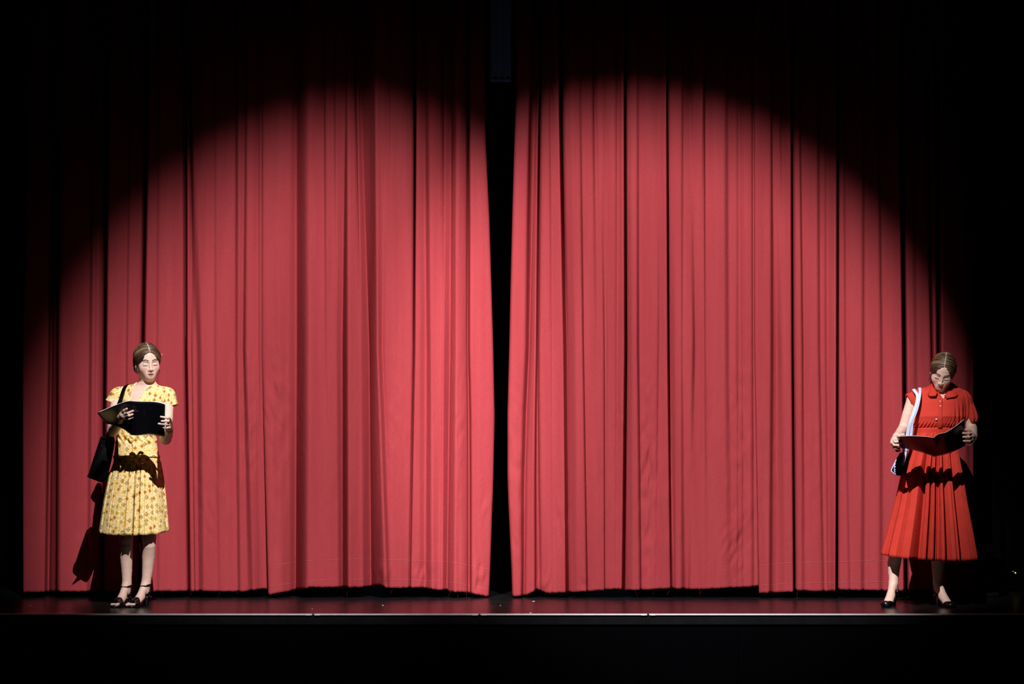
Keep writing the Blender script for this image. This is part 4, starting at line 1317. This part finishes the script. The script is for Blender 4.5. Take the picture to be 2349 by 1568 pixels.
# neck
f.chain([P(336, 905, .03), P(338, 872, .012), hd.p(0, .02, -.03)], [.058, .0495, .048], .03)
f.cone(P(318, 893, .02), P(300, 897, .02), .035, .03, .04)
f.cone(P(352, 892, .02), P(372, 897, .02), .035, .03, .04)
hd.skull(f)
# arms
sL, eL, wL = P(269, 908, .02), P(259, 988, -.12), P(277, 962, -0.370)
sR, eR, wR = P(386, 908, .02), P(380, 1006, -.12), P(389, 984, -0.380)
f.chain([sL, (sL + eL) / 2, eL], [.040, .039, .035], .02)
f.chain([eL, eL + (wL - eL) * .35, wL], [.035, .034, .0235], .015)
f.chain([sR, (sR + eR) / 2, eR], [.040, .039, .035], .02)
f.chain([eR, eR + (wR - eR) * .35, wR], [.036, .036, .0245], .015)
# hand under the spine of the book (picture left)
f.chain([wL, P(277, 955, -0.405), P(282, 951, -0.442)], [.022, .024, .021], .014)
f.cone(P(279, 958, -0.415), P(288, 957, -0.448), .018, .014, .012)
for pts, r in (([P(277, 948, -0.435), P(284, 941, -0.480), P(291, 937, -0.495)], .0085),
               ([P(281, 951, -0.445), P(293, 947, -0.495), P(305, 942, -0.498)], .0088),
               ([P(284, 955, -0.448), P(296, 953, -0.495), P(304, 950, -0.492)], .0085),
               ([P(287, 959, -0.442), P(296, 960, -0.480), P(304, 957, -0.472)], .0078)):
    finger(f, pts, r)
finger(f, [P(279, 950, -0.415), P(284, 938, -0.420), P(289, 929, -0.442)], .0095)      # thumb on the pages
# hand on the outer edge of the book (picture right)
f.chain([wR, P(391, 975, -0.412), P(391, 968, -0.442)], [.023, .025, .022], .014)
f.cone(P(387, 981, -0.415), P(389, 979, -0.442), .018, .014, .012)
for pts, r in (([P(392, 961, -0.455), P(384, 958, -0.498), P(369, 955.5, -0.502)], .0086),
               ([P(393, 966.5, -0.455), P(385, 965.5, -0.492), P(371, 965.5, -0.492)], .0090),
               ([P(391, 973, -0.448), P(382, 973, -0.482), P(364, 971.5, -0.480)], .0088),
               ([P(389, 979, -0.438), P(384, 981, -0.468), P(375, 980.5, -0.466)], .0078)):
    finger(f, pts, r)
finger(f, [P(390, 968, -0.430), P(385, 958, -0.415), P(374, 952, -0.425)], .0095)
# legs and feet
for hip, knee, calf, ft in ((P(290, 1110, .02), P(289, 1232, -.005), P(289.5, 1276, .035), fA1), (P(340, 1110, .02), P(342, 1232, -.005), P(340.5, 1276, .035), fA2)):
    f.chain([hip, knee], [.064, .045], .03)
    f.chain([knee, knee + np.array([0, .01, -.05]), calf, (calf + ft.ankle) / 2 + np.array([0, .006, 0]), ft.ankle], [.0435, .0415, .0415, .0345, .0285], .012)
    f.ell(knee + np.array([0, -.022, .0]), (.026, .022, .034), .02)
    ft.body(f)
V, Q = f.mesh()
me = mesh_np('body', V, Q)
C = np.tile(SKIN, (len(V), 1))
hm = V[:, 2] > hd.p(0, 0, -.13)[2]
C[hm] = hd.tint(V[hm], SKIN, LIP, BROW)
add_tint(me, C)
body = link('body', me, M_SKIN, A.root)
del f
HB, HL = np.array(lin((46, 31, 22))), np.array(lin((140, 112, 82)))
hair = hd.hair_obj('hair', A.root, HB, HL, .0023, ((0, .118, -.035), (.046, .032, .040)), .012)
hd.strands('loose_strand', hair, [[(-.072, -.004, -.03), (-.078, -.012, -.052), (-.071, -.018, -.070), (-.064, -.012, -.078)], [(-.070, 0, -.035), (-.080, -.008, -.045), (-.080, -.012, -.06)],
                                  [(.070, -.006, -.035), (.075, -.012, -.055), (.068, -.016, -.078), (.062, -.010, -.09)], [(.070, 0, -.05), (.078, -.005, -.07), (.073, -.01, -.082)],
                                  [(-.07, -.02, -.02), (-.072, -.028, -.045), (-.068, -.03, -.065)]], HB, .0016)
o = swept_obj('hairpin', tube([hd.p(.078, .0, .032), hd.p(.088, -.004, .040), hd.p(.096, -.005, .052)], .0022, 6), M_PIN, hair)

# dress: bodice with cap sleeves, then the skirt, belt and bow as its pieces
f = Field((-.30, -.17, P(0, 1075)[2]), (.32, .16, P(0, 868)[2]), .0030)
tb = [A.row(876, 314, 352, .058, .03), A.row(884, 306, 360, .066, .03), A.row(891, 290, 376, .078, .025), A.row(905, 277, 384, .090, .02), A.row(930, 275, 379, .112, .002), A.row(952, 276, 375, .124, -.004), A.row(980, 271, 364, .106, 0),
      A.row(1006, 268, 358, .100, 0), A.row(1030, 265, 361, .106, 0), A.row(1050, 263, 364.5, .114, .005), A.row(1066, 261, 367, .118, .01)]


def gather(dx, dy, Z):
    zt = P(0, 1004)[2]
    band = np.exp(-((Z - zt) / .045) ** 2)
    return .0035 * band * np.sin(dx * 150 + 4 * np.sin(Z * 40)) * (dy < .05) + .002 * np.sin(Z * 120 + dx * 25) * band


f.loft(tb, 0, -.002, gather)
f.cone(P(302, 897, .022), P(269, 907, .02), .046, .0495, .02)
f.cone(P(352, 896, .022), P(386, 907, .02), .046, .0495, .02)
for (a, b, cut, side) in (((272, 905), (262, 921), (263, 924.5), -1), ((382, 905), (388, 924), (388, 934), 1)):
    pa, pb, pc = P(*a, .02), P(*b, .015), P(*cut, .015)
    ax = (pb - pa) / np.linalg.norm(pb - pa)
    ab = pb + ax * .03
    L2 = float((ab - pa) @ (ab - pa))

    nrm = (np.array([-.35, 0, -.94]) if side < 0 else np.array([.32, 0, -.95]))

    def slv(X, Y, Z):
        t = np.clip(((X - pa[0]) * (ab - pa)[0] + (Y - pa[1]) * (ab - pa)[1] + (Z - pa[2]) * (ab - pa)[2]) / L2, 0, 1)
        q = pa[None] * 0
        d = np.sqrt((X - pa[0] - t * (ab - pa)[0]) ** 2 + ((Y - pa[1] - t * (ab - pa)[1]) * .92) ** 2 + (Z - pa[2] - t * (ab - pa)[2]) ** 2) - (.046 + .010 * t)
        d = d - .0016 * np.sin(Y * 110 + X * 40)
        return np.maximum(d, (X - pc[0]) * nrm[0] + (Z - pc[2]) * nrm[2])
    f.op(np.minimum(pa, ab) - .07, np.maximum(pa, ab) + .07, slv, .025)
    # hollow of the sleeve round the arm
    sh, el = (sL, eL) if side < 0 else (sR, eR)
    f.cone(sh + (el - sh) * .42, sh + (el - sh) * .62, .0445, .046, .004, 's')
vneck = [P(*q)[[0, 2]] for q in ((302, 866), (362, 866), (357, 878), (349, 884), (338, 894), (326, 917), (314, 944), (306, 930), (301.5, 916), (306, 896), (308, 884))]
f.op((-.1, -.2, P(0, 950)[2]), (.2, .035, P(0, 866)[2]), lambda X, Y, Z: np.maximum(poly_sdf(X, Z, vneck) + 0 * Y, Y - .02 - 0 * X), .004, 's')
f.op((-.1, -.2, P(0, 890)[2]), (.2, .14, P(0, 862)[2]), lambda X, Y, Z: np.sqrt((X - P(338, 876)[0]) ** 2 + (Y - .02) ** 2) - .0555 + 0 * Z, .004, 's')
V, Q = f.mesh()
me = mesh_np('dress', V, Q)
uv = np.zeros((len(V), 3), np.float32); uv[:, 0] = V[:, 0] * 1.15 + .6 * np.maximum(np.abs(V[:, 0]) - .12, 0); uv[:, 1] = 1.3 - V[:, 2] + .35 * (V[:, 1] > 0)
me.attributes.new('fabric', 'FLOAT_VECTOR', 'POINT').data.foreach_set('vector', uv.ravel())
dress = link('dress', me, M_FLORAL, A.root)
rows = [A.row(1052, 263.5, 364, .112, .006), A.row(1062, 261, 367, .118, .01), A.row(1095, 250, 372, .140, .015), A.row(1150, 239, 377, .158, .02), A.row(1219, 228, 382.5, .178, .02)]


def u_of(px): return (px - 305.3) / 77.2


pleats = [(-1, 0)]
for px, dep, wd in ((240, .006, 4), (260, .042, 1.6), (267, .040, 1.6), (284, .010, 3), (299, .052, 1.9), (318.5, .046, 1.9), (331.5, .030, 1.9), (346, .005, 5), (364, .006, 4)):
    u = u_of(px); w = wd / 77.2
    pleats += [(u - w * 2.4, .002), (u - w * .5, .003), (u, -dep), (u + w * .6, -dep * .6), (u + w * 1.4, .003)]
pleats += [(1, 0)]
pleats.sort()
me = skirt_mesh('skirt', rows, pleats, lambda t: min(1.0, .35 + .9 * t), lambda u, fr, fold: -.018 * np.clip(fr, 0, 1) + .15 * fold + .002 * np.sin(u * 21), 1400, .012, 56)
sk = link('skirt', me, M_FLORAL, dress); md = sk.modifiers.new('cloth', 'SOLIDIFY'); md.thickness = .002; md.offset = 1
# belt and bow
path = [A.P(0, 0)] * 0
zb = A.row(1047, 263, 364.3, .114, .005)
ring = np.array([(zb[1] + (zb[2] + .004) * math.sin(a), zb[4] - (zb[3] + .006) * math.cos(a), zb[0] + .004 * math.sin(a * 2)) for a in np.linspace(0, 2 * math.pi, 72, endpoint=False)])
belt = swept_obj('belt', sweep(ring, np.array([[-.002, -.009], [.002, -.009], [.003, 0], [.002, .009], [-.002, .009]]), ring - np.array([zb[1], zb[4], zb[0]]), None, True), M_FLORAL, dress, closed=True)


def floral_uv(o, s=1.0, off=0.0):
    co = np.zeros(len(o.data.vertices) * 3, np.float32); o.data.vertices.foreach_get('co', co); co = co.reshape(-1, 3)
    uv = np.zeros_like(co); uv[:, 0] = co[:, 0] * s + off; uv[:, 1] = -co[:, 2] * s + off
    o.data.attributes.new('fabric', 'FLOAT_VECTOR', 'POINT').data.foreach_set('vector', uv.ravel())


floral_uv(belt, 1, .3)
yb = -.125
for nm, pts, wd in (('bow_loop', [P(312, 1048, yb), P(305, 1040, yb - .020), P(298, 1043, yb - .02), P(303, 1050, yb - .012), P(311, 1049, yb - .004)], .020),
                    ('bow_loop', [P(313, 1048, yb), P(320, 1038, yb - .024), P(327, 1040, yb - .022), P(322, 1050, yb - .014), P(314, 1049, yb - .004)], .020),
                    ('bow_tail', [P(312, 1049, yb - .004), P(306, 1056, yb - .022), P(301, 1063, yb - .03)], .015),
                    ('bow_tail', [P(313, 1049, yb - .004), P(320, 1056, yb - .022), P(329, 1061, yb - .03)], .015),
                    ('bow_knot', [P(309.5, 1048, yb - .008), P(312.5, 1048, yb - .015), P(315.5, 1048, yb - .008)], .016),
                    ('lacing', [P(303, 1012, -.112), P(305, 1025, -.122), P(301, 1036, -.124)], .006), ('lacing', [P(294, 1004, -.108), P(300, 1010, -.122), P(306, 1008, -.116)], .009)):
    o = ribbon(nm, catmull(pts, 7), wd, .004, M_FLORAL, dress, (0.2, 0, 1) if 'tail' not in nm else (1, 0, .3))
    floral_uv(o, 1, .7)

for ft in (fA1, fA2):
    sh = ft.sole('sandal', A.root, np.zeros(3))
    ft.heel('heel', sh, np.zeros(3), False)
    upper(ft, 'toe_band', sh, lambda t, sd, dz: np.maximum(np.maximum((.60 - t + .05 * np.abs(sd) / .03) * ft.L, (t - (.885 - .0 * sd)) * ft.L), dz - .05))
    upper(ft, 'heel_counter', sh, lambda t, sd, dz: np.maximum((t - .24 + np.maximum(dz, 0) * 2.2) * ft.L, dz - .052))
    ft.ankle_strap('ankle_strap', sh, np.zeros(3))

# her open book
def gp(px, py, y): return A.P(px, py, y) + A.o
St, Sb = gp(300, 919.5, -.505), gp(300, 997, -.375)
make_book('open_book', A.o + np.array([-.03, -.44, 1.25]),
          [(St, Sb, gp(223, 947, -.570), gp(242, 971, -.335), lambda u, v: .038 * math.sin(math.pi * min(1, u * 1.05)) * (.4 + .6 * v) + .010 * math.sin(math.pi * u) ** .5),
           (St, Sb, gp(378.5, 927, -.505), gp(377, 1001, -.385), lambda u, v: .014 * math.sin(math.pi * u) * (1 if True else 0) - .006 * math.sin(2 * math.pi * u) - (.006 * math.sin(3 * math.pi * u) * (1 - v)))],
          M_COVER1, 9.0, 'open black-covered book held up by the woman in the yellow dress', 'book', 0)

# her shoulder bag
bg = empty('handbag', tuple(gp(236, 1100, .03) * np.array([1, 1, 0]) + np.array([0, 0, .86]))); tag(bg, 'black leather shoulder bag hanging at the yellow dress', 'bag')
bo = np.array(bg.location)
front = [(231, 1001), (262, 1002), (259, 1040), (250, 1080), (244, 1098), (234, 1105.5), (218, 1101), (200, 1093), (203, 1086), (216, 1045)]
nlay = 9
cen = np.mean([gp(*q, .0) for q in front], axis=0)
V = []
for k, dep in enumerate(np.linspace(-.035, .055, nlay)):
    e = abs(k - (nlay - 1) / 2) / ((nlay - 1) / 2)
    s = 1 - .10 * e ** 2.5
    ring = []
    dense = catmull([gp(*q, dep) for q in front + front[:1]], 4)[:-1]
    for q in dense:
        v = cen + (q - cen) * np.array([s, 1, s]); v[1] = q[1]
        ring.append(v - bo)
    V.append(ring)
V = np.array(V)
bagb = swept_obj('bag_body', V, M_LEATHER, bg)
ribbon('flap_edge', catmull([gp(231, 1004, -.038) - bo, gp(247, 1005, -.042) - bo, gp(261, 1005, -.038) - bo], 6), .012, .005, M_LEATHER, bg, (0, 0, 1))
strap_pts = [gp(246, 1003, .0), gp(252, 985, -.03), gp(263, 950, -.085), gp(275, 921, -.118), gp(280, 903, -.098), gp(285, 889, -.045), gp(291, 882.5, .02), gp(289, 892, .085), gp(275, 930, .125), gp(256, 985, .06), gp(250, 1003, .02)]
ribbon('strap', catmull(strap_pts, 9) - bo, .026, .004, M_LEATHER, bg, (1, -.15, .35))
for q in ((233, 1022), (255, 1020)):
    lathe_disc('stud', gp(q[0], q[1], -.036) - bo, (0, -1, 0), .006, .004, M_STEEL, bg)

# ================================================================== actress in the red dress
B = Lady(2130, 'young woman in a red shirt dress with bowed head, reading a magazine')
P = B.P
fB1 = Foot(P(2050, 1337, .07), -34, .205, .95, .064); fB1.big = 1
fB2 = Foot(P(2151, 1339, .03), 17, .205, .95, .066); fB2.big = -1
hd = Head(P(2160.5, 866.5, -.115), rot_head(39, -12, 12), 0.98, 0.0)
f = Field((-.32, -.48, 0.0), (.36, .18, 1.72), .0030, [(0, .17), (1.00, 1.22), (1.36, 1.72)])
torso = [B.row(886, 2138, 2182, .060, .045), B.row(896, 2110, 2205, .075, .035), B.row(912, 2094, 2214, .092, .025), B.row(935, 2096, 2210, .108, .01), B.row(958, 2096, 2206, .115, 0), B.row(980, 2098, 2200, .098, 0),
         B.row(995, 2099, 2195, .092, 0), B.row(1025, 2099, 2190, .092, .01), B.row(1070, 2093, 2194, .105, .02), B.row(1120, 2085, 2200, .105, .02)]
f.loft(torso, 0, .008)
f.chain([P(2160, 908, .05), P(2163, 885, .035), hd.p(0, .03, -.045)], [.060, .051, .049], .03)
hd.skull(f)
sL, eL, wL = P(2094, 914, .02), P(2072, 985, .03), P(2057, 1001, -0.260)
sR, eR, wR = P(2212, 917, .02), P(2229, 985, .03), P(2233, 1000, -0.260)
for sh_, el_, wr_ in ((sL, eL, wL), (sR, eR, wR)):
    f.chain([sh_, (sh_ + el_) / 2, el_], [.039, .0375, .034], .02)
    f.chain([el_, el_ + (wr_ - el_) * .3, wr_], [.034, .034, .024], .015)
# picture-left hand, a loose fist round the edge of the magazine
f.chain([wL, P(2053, 1009, -0.305), P(2050, 1014, -0.345)], [.0235, .026, .023], .014)
f.cone(P(2056, 1018, -0.300), P(2052, 1024, -0.335), .018, .014, .014)
for pts, r in (([P(2050, 1009, -0.358), P(2053, 1013, -0.405), P(2066, 1012, -0.420)], .0088),
               ([P(2048, 1015, -0.355), P(2051, 1020, -0.395), P(2064, 1021, -0.410)], .0090),
               ([P(2049, 1021, -0.345), P(2053, 1028, -0.375), P(2063, 1028, -0.385)], .0088),
               ([P(2052, 1026, -0.330), P(2057, 1034, -0.352), P(2064, 1033, -0.360)], .0080)):
    finger(f, pts, r)
finger(f, [P(2055, 1003, -0.320), P(2062, 998, -0.355), P(2073, 996, -0.382)], .0095)
# picture-right hand
f.chain([wR, P(2231, 1001, -0.305), P(2227, 1000, -0.345)], [.0235, .026, .023], .014)
f.cone(P(2234, 1008, -0.300), P(2230, 1010, -0.335), .018, .014, .014)
for pts, r in (([P(2228, 994, -0.360), P(2222, 994, -0.405), P(2209, 993, -0.418)], .0088),
               ([P(2229, 1000, -0.358), P(2223, 1002, -0.400), P(2210, 1002, -0.410)], .0090),
               ([P(2230, 1007, -0.350), P(2224, 1011, -0.385), P(2211, 1011, -0.395)], .0088),
               ([P(2231, 1013, -0.335), P(2226, 1019, -0.365), P(2215, 1019, -0.372)], .0080)):
    finger(f, pts, r)
finger(f, [P(2231, 993, -0.325), P(2224, 986, -0.345), P(2212, 985, -0.355)], .0095)
for hip, knee, calf, ft in ((P(2090, 1110, .02), P(2060, 1245, .03), P(2051, 1292, .085), fB1), (P(2180, 1110, .02), P(2158, 1245, -.01), P(2152, 1290, .03), fB2)):
    f.chain([hip, knee], [.062, .047], .03)
    f.chain([knee, knee + (calf - knee) * .5, calf, (calf + ft.ankle) / 2 + np.array([0, .004, 0]), ft.ankle], [.046, .0440, .0425, .0350, .0275], .02)
    ft.body(f)
V, Q = f.mesh()
me = mesh_np('body', V, Q)
C = np.tile(SKIN, (len(V), 1))
hm = (V[:, 2] > P(0, 905)[2])
C[hm] = hd.tint(V[hm], SKIN, LIP, BROW)
add_tint(me, C)
link('body', me, M_SKIN, B.root)
del f
HB, HL = np.array(lin((48, 33, 24))), np.array(lin((138, 108, 78)))
hair = hd.hair_obj('hair', B.root, HB, HL, .0023, ((0, .118, -.020), (.046, .034, .042)), .026)
hd.strands('loose_strand', hair, [[(-.066, -.020, -.01), (-.074, -.030, -.04), (-.080, -.03, -.07), (-.086, -.02, -.085)], [(-.066, -.012, -.02), (-.072, -.02, -.05), (-.078, -.022, -.075)],
                                  [(.030, -.070, .072), (.052, -.078, .02), (.052, -.086, -.03), (.046, -.088, -.06)], [(.04, -.06, .07), (.064, -.06, .02), (.062, -.07, -.03), (.056, -.07, -.07)],
                                  [(.045, -.055, .07), (.069, -.045, .02), (.070, -.05, -.04)]], HB, .0016)
# shirt dress
f = Field((-.34, -.18, P(0, 1050)[2]), (.36, .18, P(0, 868)[2]), .0030)
tb = [B.row(878, 2139, 2184, .060, .05), B.row(886, 2128, 2194, .070, .045), B.row(896, 2106, 2210, .084, .035), B.row(912, 2092, 2218, .100, .025), B.row(935, 2093, 2213, .118, .008), B.row(956, 2093, 2209, .128, -.006), B.row(972, 2094, 2204, .117, -.004), B.row(981, 2096, 2199, .104, 0),
      B.row(995, 2096.5, 2195, .099, 0), B.row(1010, 2095, 2195, .100, 0), B.row(1035, 2091, 2197, .108, .008)]
zy, zu = P(0, 958)[2], P(0, 981)[2]


def gather2(dx, dy, Z):
    g = np.exp(-((Z - (zu + .012)) / .030) ** 2) * (Z > zu)
    side = sstep(.02, .055, np.abs(dx))
    long = np.exp(-((Z - (zu + .07)) / .07) ** 2) * sstep(.05, .10, dx)
    return (dy < .06) * (.0048 * g * side * np.sin(dx * 300 + 2 * np.sin(Z * 60)) + .005 * long * np.sin(dx * 190 + Z * 25) - .0040 * np.exp(-((Z - zu) / .0035) ** 2))


f.loft(tb, 0, -.002, gather2)
# short gathered sleeves
f.cone(P(2185, 903, .03), P(2212, 917, .022), .048, .052, .02)
for (a, b, nrm, cut, side, r0, r1) in (((2115, 903), (2092, 916), (-.95, 0, -.32), (2083.5, 920), -1, .043, .051), ((2206, 913), (2223, 950), (.25, 0, -.97), (2226, 971), 1, .050, .054)):
    pa, pb, pc = P(*a, .025), P(*b, .03), P(*cut, .03)
    ab = pb + (pb - pa) / np.linalg.norm(pb - pa) * .02
    L2 = float((ab - pa) @ (ab - pa)); e = ab - pa

    def slv(X, Y, Z):
        t = np.clip(((X - pa[0]) * e[0] + (Y - pa[1]) * e[1] + (Z - pa[2]) * e[2]) / L2, 0, 1)
        d = np.sqrt((X - pa[0] - t * e[0]) ** 2 + ((Y - pa[1] - t * e[1]) * .9) ** 2 + (Z - pa[2] - t * e[2]) ** 2) - (r0 + (r1 - r0) * t)
        d = d - (.0050 if side > 0 else .002) * np.sin((X - pa[0]) * 170 + (Y - pa[1]) * 110 + Z * 8)
        return np.maximum(d, (X - pc[0]) * nrm[0] + (Z - pc[2]) * nrm[2])
    f.op(np.minimum(pa, ab) - .08, np.maximum(pa, ab) + .08, slv, .02)
    sh_, el_ = (sL, eL) if side < 0 else (sR, eR)
    f.cone(sh_ + (el_ - sh_) * (.30 if side < 0 else .55), sh_ + (el_ - sh_) * .9, .0440 if side < 0 else .041, .042, .004, 's')
neck2 = [P(*q)[[0, 2]] for q in ((2141, 866), (2186, 866), (2178, 886), (2170, 897), (2157, 917), (2149, 902), (2143, 888))]
f.op((-.1, -.2, P(0, 925)[2]), (.25, .05, P(0, 866)[2]), lambda X, Y, Z: np.maximum(poly_sdf(X, Z, neck2) + 0 * Y, Y - .03 - 0 * X), .004, 's')
f.op((-.1, -.2, P(0, 896)[2]), (.25, .16, P(0, 862)[2]), lambda X, Y, Z: np.sqrt((X - P(2162, 880)[0]) ** 2 + (Y - .042) ** 2) - .0575 + 0 * Z, .004, 's')
V, Q = f.mesh()
dress = link('dress', mesh_np('dress', V, Q), M_REDDRESS, B.root)
# collar: two folded leaves
for pts_top, pts_bot in (([(2178, 884, .10), (2150, 878.5, .075), (2140, 881, .02), (2143, 890, -.035), (2150, 901, -.075)], [(2180, 894, .115), (2146, 889, .105), (2128, 896, .03), (2131, 908, -.075), (2147, 908, -.098)]),
                         ([(2176, 883, .10), (2184, 879.5, .07), (2185, 885, .02), (2179, 893, -.035), (2165, 907, -.078)], [(2178, 893, .115), (2194, 889, .10), (2200, 897, .03), (2196, 908, -.070), (2172, 913, -.100)])):
    T = catmull([P(*q) for q in pts_top], 8); Bt = catmull([P(*q) for q in pts_bot], 8)
    G = []
    for v in np.linspace(0, 1, 9):
        lift = np.array([0, -.006, .006]) * math.sin(math.pi * v) if v < 1 else 0
        G.append(T + (Bt - T) * v + lift)
    o = link('collar', grid_mesh('collar', np.array(G)), M_REDDRESS, dress)
    md = o.modifiers.new('cloth', 'SOLIDIFY'); md.thickness = .0035
# placket, buttons
ribbon('placket', catmull([P(2157, 915, -.108), P(2157, 930, -.119), P(2157, 945, -.130), P(2157, 957, -.1365), P(2157, 966, -.132), P(2157, 974, -.124), P(2156, 981, -.112)], 8), .026, .003, M_REDDRESS, dress, (1, 0, 0))
for q in ((2156.5, 920, -.112), (2157.5, 930.5, -.120), (2148, 961, -.134)):
    lathe_disc('button', P(*q), (0, -1, .05), .0058 if q[1] > 950 else .0045, .0028, M_BUTTON, dress)
rows = [B.row(993, 2096, 2195.5, .1005, 0), B.row(1003, 2094, 2195, .108, 0), B.row(1031, 2089, 2195, .128, .006), B.row(1080, 2072, 2203, .165, .015), B.row(1150, 2058, 2212, .205, .02), B.row(1210, 2043, 2222, .232, .02), B.row(1276, 2027, 2233, .255, .02)]


def u2(px): return (px - 2130.0) / 103.0


cr4 = [(165, -.004), (200, .004), (240, -.002), (252, .006), (310, .016), (372, .018), (386, .004), (412, -.030), (438, -.034), (452, .004), (482, .016), (508, .012), (520, -.020), (530, .002), (556, .014), (580, .010), (592, -.026), (604, -.030), (614, -.004), (640, -.012), (648, -.010), (656, .010), (676, .016), (696, .010), (706, -.028), (728, -.030), (746, -.012), (772, .006), (800, .010), (822, .008), (834, .012), (862, -.002), (905, -.016), (950, -.026), (966, -.034), (982, -.004), (994, .008), (1004, -.010), (1016, .004), (1044, .014), (1068, .008), (1082, -.016), (1100, -.012), (1120, 0)]
front = [(-1, 0)] + [(max(-.985, min(.985, u2(1990 + x / 4.611))), d * 2.5) for x, d in cr4] + [(1, 0)]
me = skirt_mesh('skirt', rows, front, lambda t: .04 + 1.0 * t ** 1.15, lambda u, fr, fold: -.014 * np.clip(fr, 0, 1) - .010 * u + .10 * fold, 1400, .02, 64)
sk = link('skirt', me, M_REDDRESS, dress); md = sk.modifiers.new('cloth', 'SOLIDIFY'); md.thickness = .002; md.offset = 1

for ft in (fB1, fB2):
    sh = ft.sole('pump', B.root, np.zeros(3))
    ft.heel('heel', sh, np.zeros(3), True)
    upper(ft, 'upper', sh, lambda t, sd, dz: dz - (.012 + .034 * sstep(.22, .02, t) + .019 * sstep(.66, .80, t)))


def gp(px, py, y): return B.P(px, py, y) + B.o
St, Sb = gp(2141.5, 1004, -.505), gp(2143, 1047, -.250)
make_book('open_magazine', B.o + np.array([.03, -.38, 1.08]),
          [(St, Sb, gp(2059, 1001.5, -.515), gp(2063, 1026, -.245), lambda u, v: .008 * math.sin(math.pi * u)),
           (St, Sb, gp(2212, 962, -.485), gp(2215, 1021, -.260), lambda u, v: -.012 * math.sin(math.pi * u) + .010 * math.sin(math.pi * min(1, 3 * u)) * v)],
          M_COVER2, 2.5, 'open dark maroon magazine held low by the woman in red', 'magazine', 0)

# her tote bag
def dens(pts, n): return [np.asarray(a) + (np.asarray(b) - np.asarray(a)) * t for a, b in zip(pts[:-1], pts[1:]) for t in np.linspace(0, 1, n, endpoint=False)]


bg = empty('tote_bag', tuple(gp(2064, 1090, .03) * np.array([1, 1, 0]) + np.array([0, 0, .86]))); tag(bg, 'navy tote bag with pale blue straps and trim beside the red dress', 'bag')
bo = np.array(bg.location)
outl = [(2064, 1038), (2079, 1034), (2078, 1048), (2074, 1066), (2068, 1090), (2064, 1091), (2054, 1089), (2043.5, 1081.5), (2044, 1076), (2055, 1054)]
cen = np.mean([gp(*q, .0) for q in outl], axis=0)
V = []
lay = np.linspace(-.11, .15, 11)
for k, dep in enumerate(lay):
    e = abs(k - 5) / 5
    s = 1 - .08 * e ** 4
    ring = []
    for q in dens([gp(*q_, dep) for q_ in outl + outl[:1]], 4):
        v = cen + (q - cen) * np.array([s, 1, s]); v[1] = q[1]
        ring.append(v - bo)
    V.append(ring)
swept_obj('bag_body', np.array(V), M_BAGNAVY, bg)
yf = -.116
ribbon('edge_trim', catmull([gp(2065, 1038, yf) - bo, gp(2054, 1058, yf) - bo, gp(2045, 1077, yf) - bo, gp(2047, 1082, yf) - bo, gp(2055, 1087.5, yf) - bo], 6), .006, .004, M_STRAPBLUE, bg, (1, 0, -.5))
ribbon('edge_trim', catmull([gp(2077.5, 1036, yf) - bo, gp(2075, 1049, yf) - bo, gp(2070.5, 1067, yf) - bo], 6), .017, .004, M_STRAPBLUE, bg, (1, 0, .2))
for k in range(3):                                          # printed stripes on the lower corner
    ribbon('stripe', catmull([gp(2054 + 0 * k, 1062 + 7 * k, yf - .003) - bo, gp(2051.5, 1069 + 5 * k, yf - .003) - bo, gp(2052 + k, 1075 + 4 * k, yf - .003) - bo], 5), .005, .002, M_STRAPBLUE, bg, (1, 0, .3))
s1 = [gp(2076, 1037, -.10), gp(2082, 995, -.115), gp(2089, 966, -.135), gp(2099, 938, -.128), gp(2104.5, 918, -.108), gp(2104, 905, -.08), gp(2098, 896, -.03), gp(2095, 892.5, .03), gp(2094, 905, .11), gp(2085, 960, .15), gp(2076, 1037, .13)]
s2 = [gp(2078, 1037, -.09), gp(2090, 996, -.114), gp(2093, 966, -.133), gp(2103, 938, -.1265), gp(2108.5, 915, -.106), gp(2110.5, 900, -.065), gp(2110, 891.5, -.01), gp(2108, 890, .04), gp(2104, 905, .12), gp(2088, 960, .15), gp(2077, 1037, .12)]
ribbon('strap', catmull(s1, 9) - bo, .021, .003, M_STRAPBLUE, bg, (1, -.2, .25))
ribbon('strap', catmull(s2, 9) - bo, .017, .003, M_STRAPBLUE, bg, (1, -.2, .25))
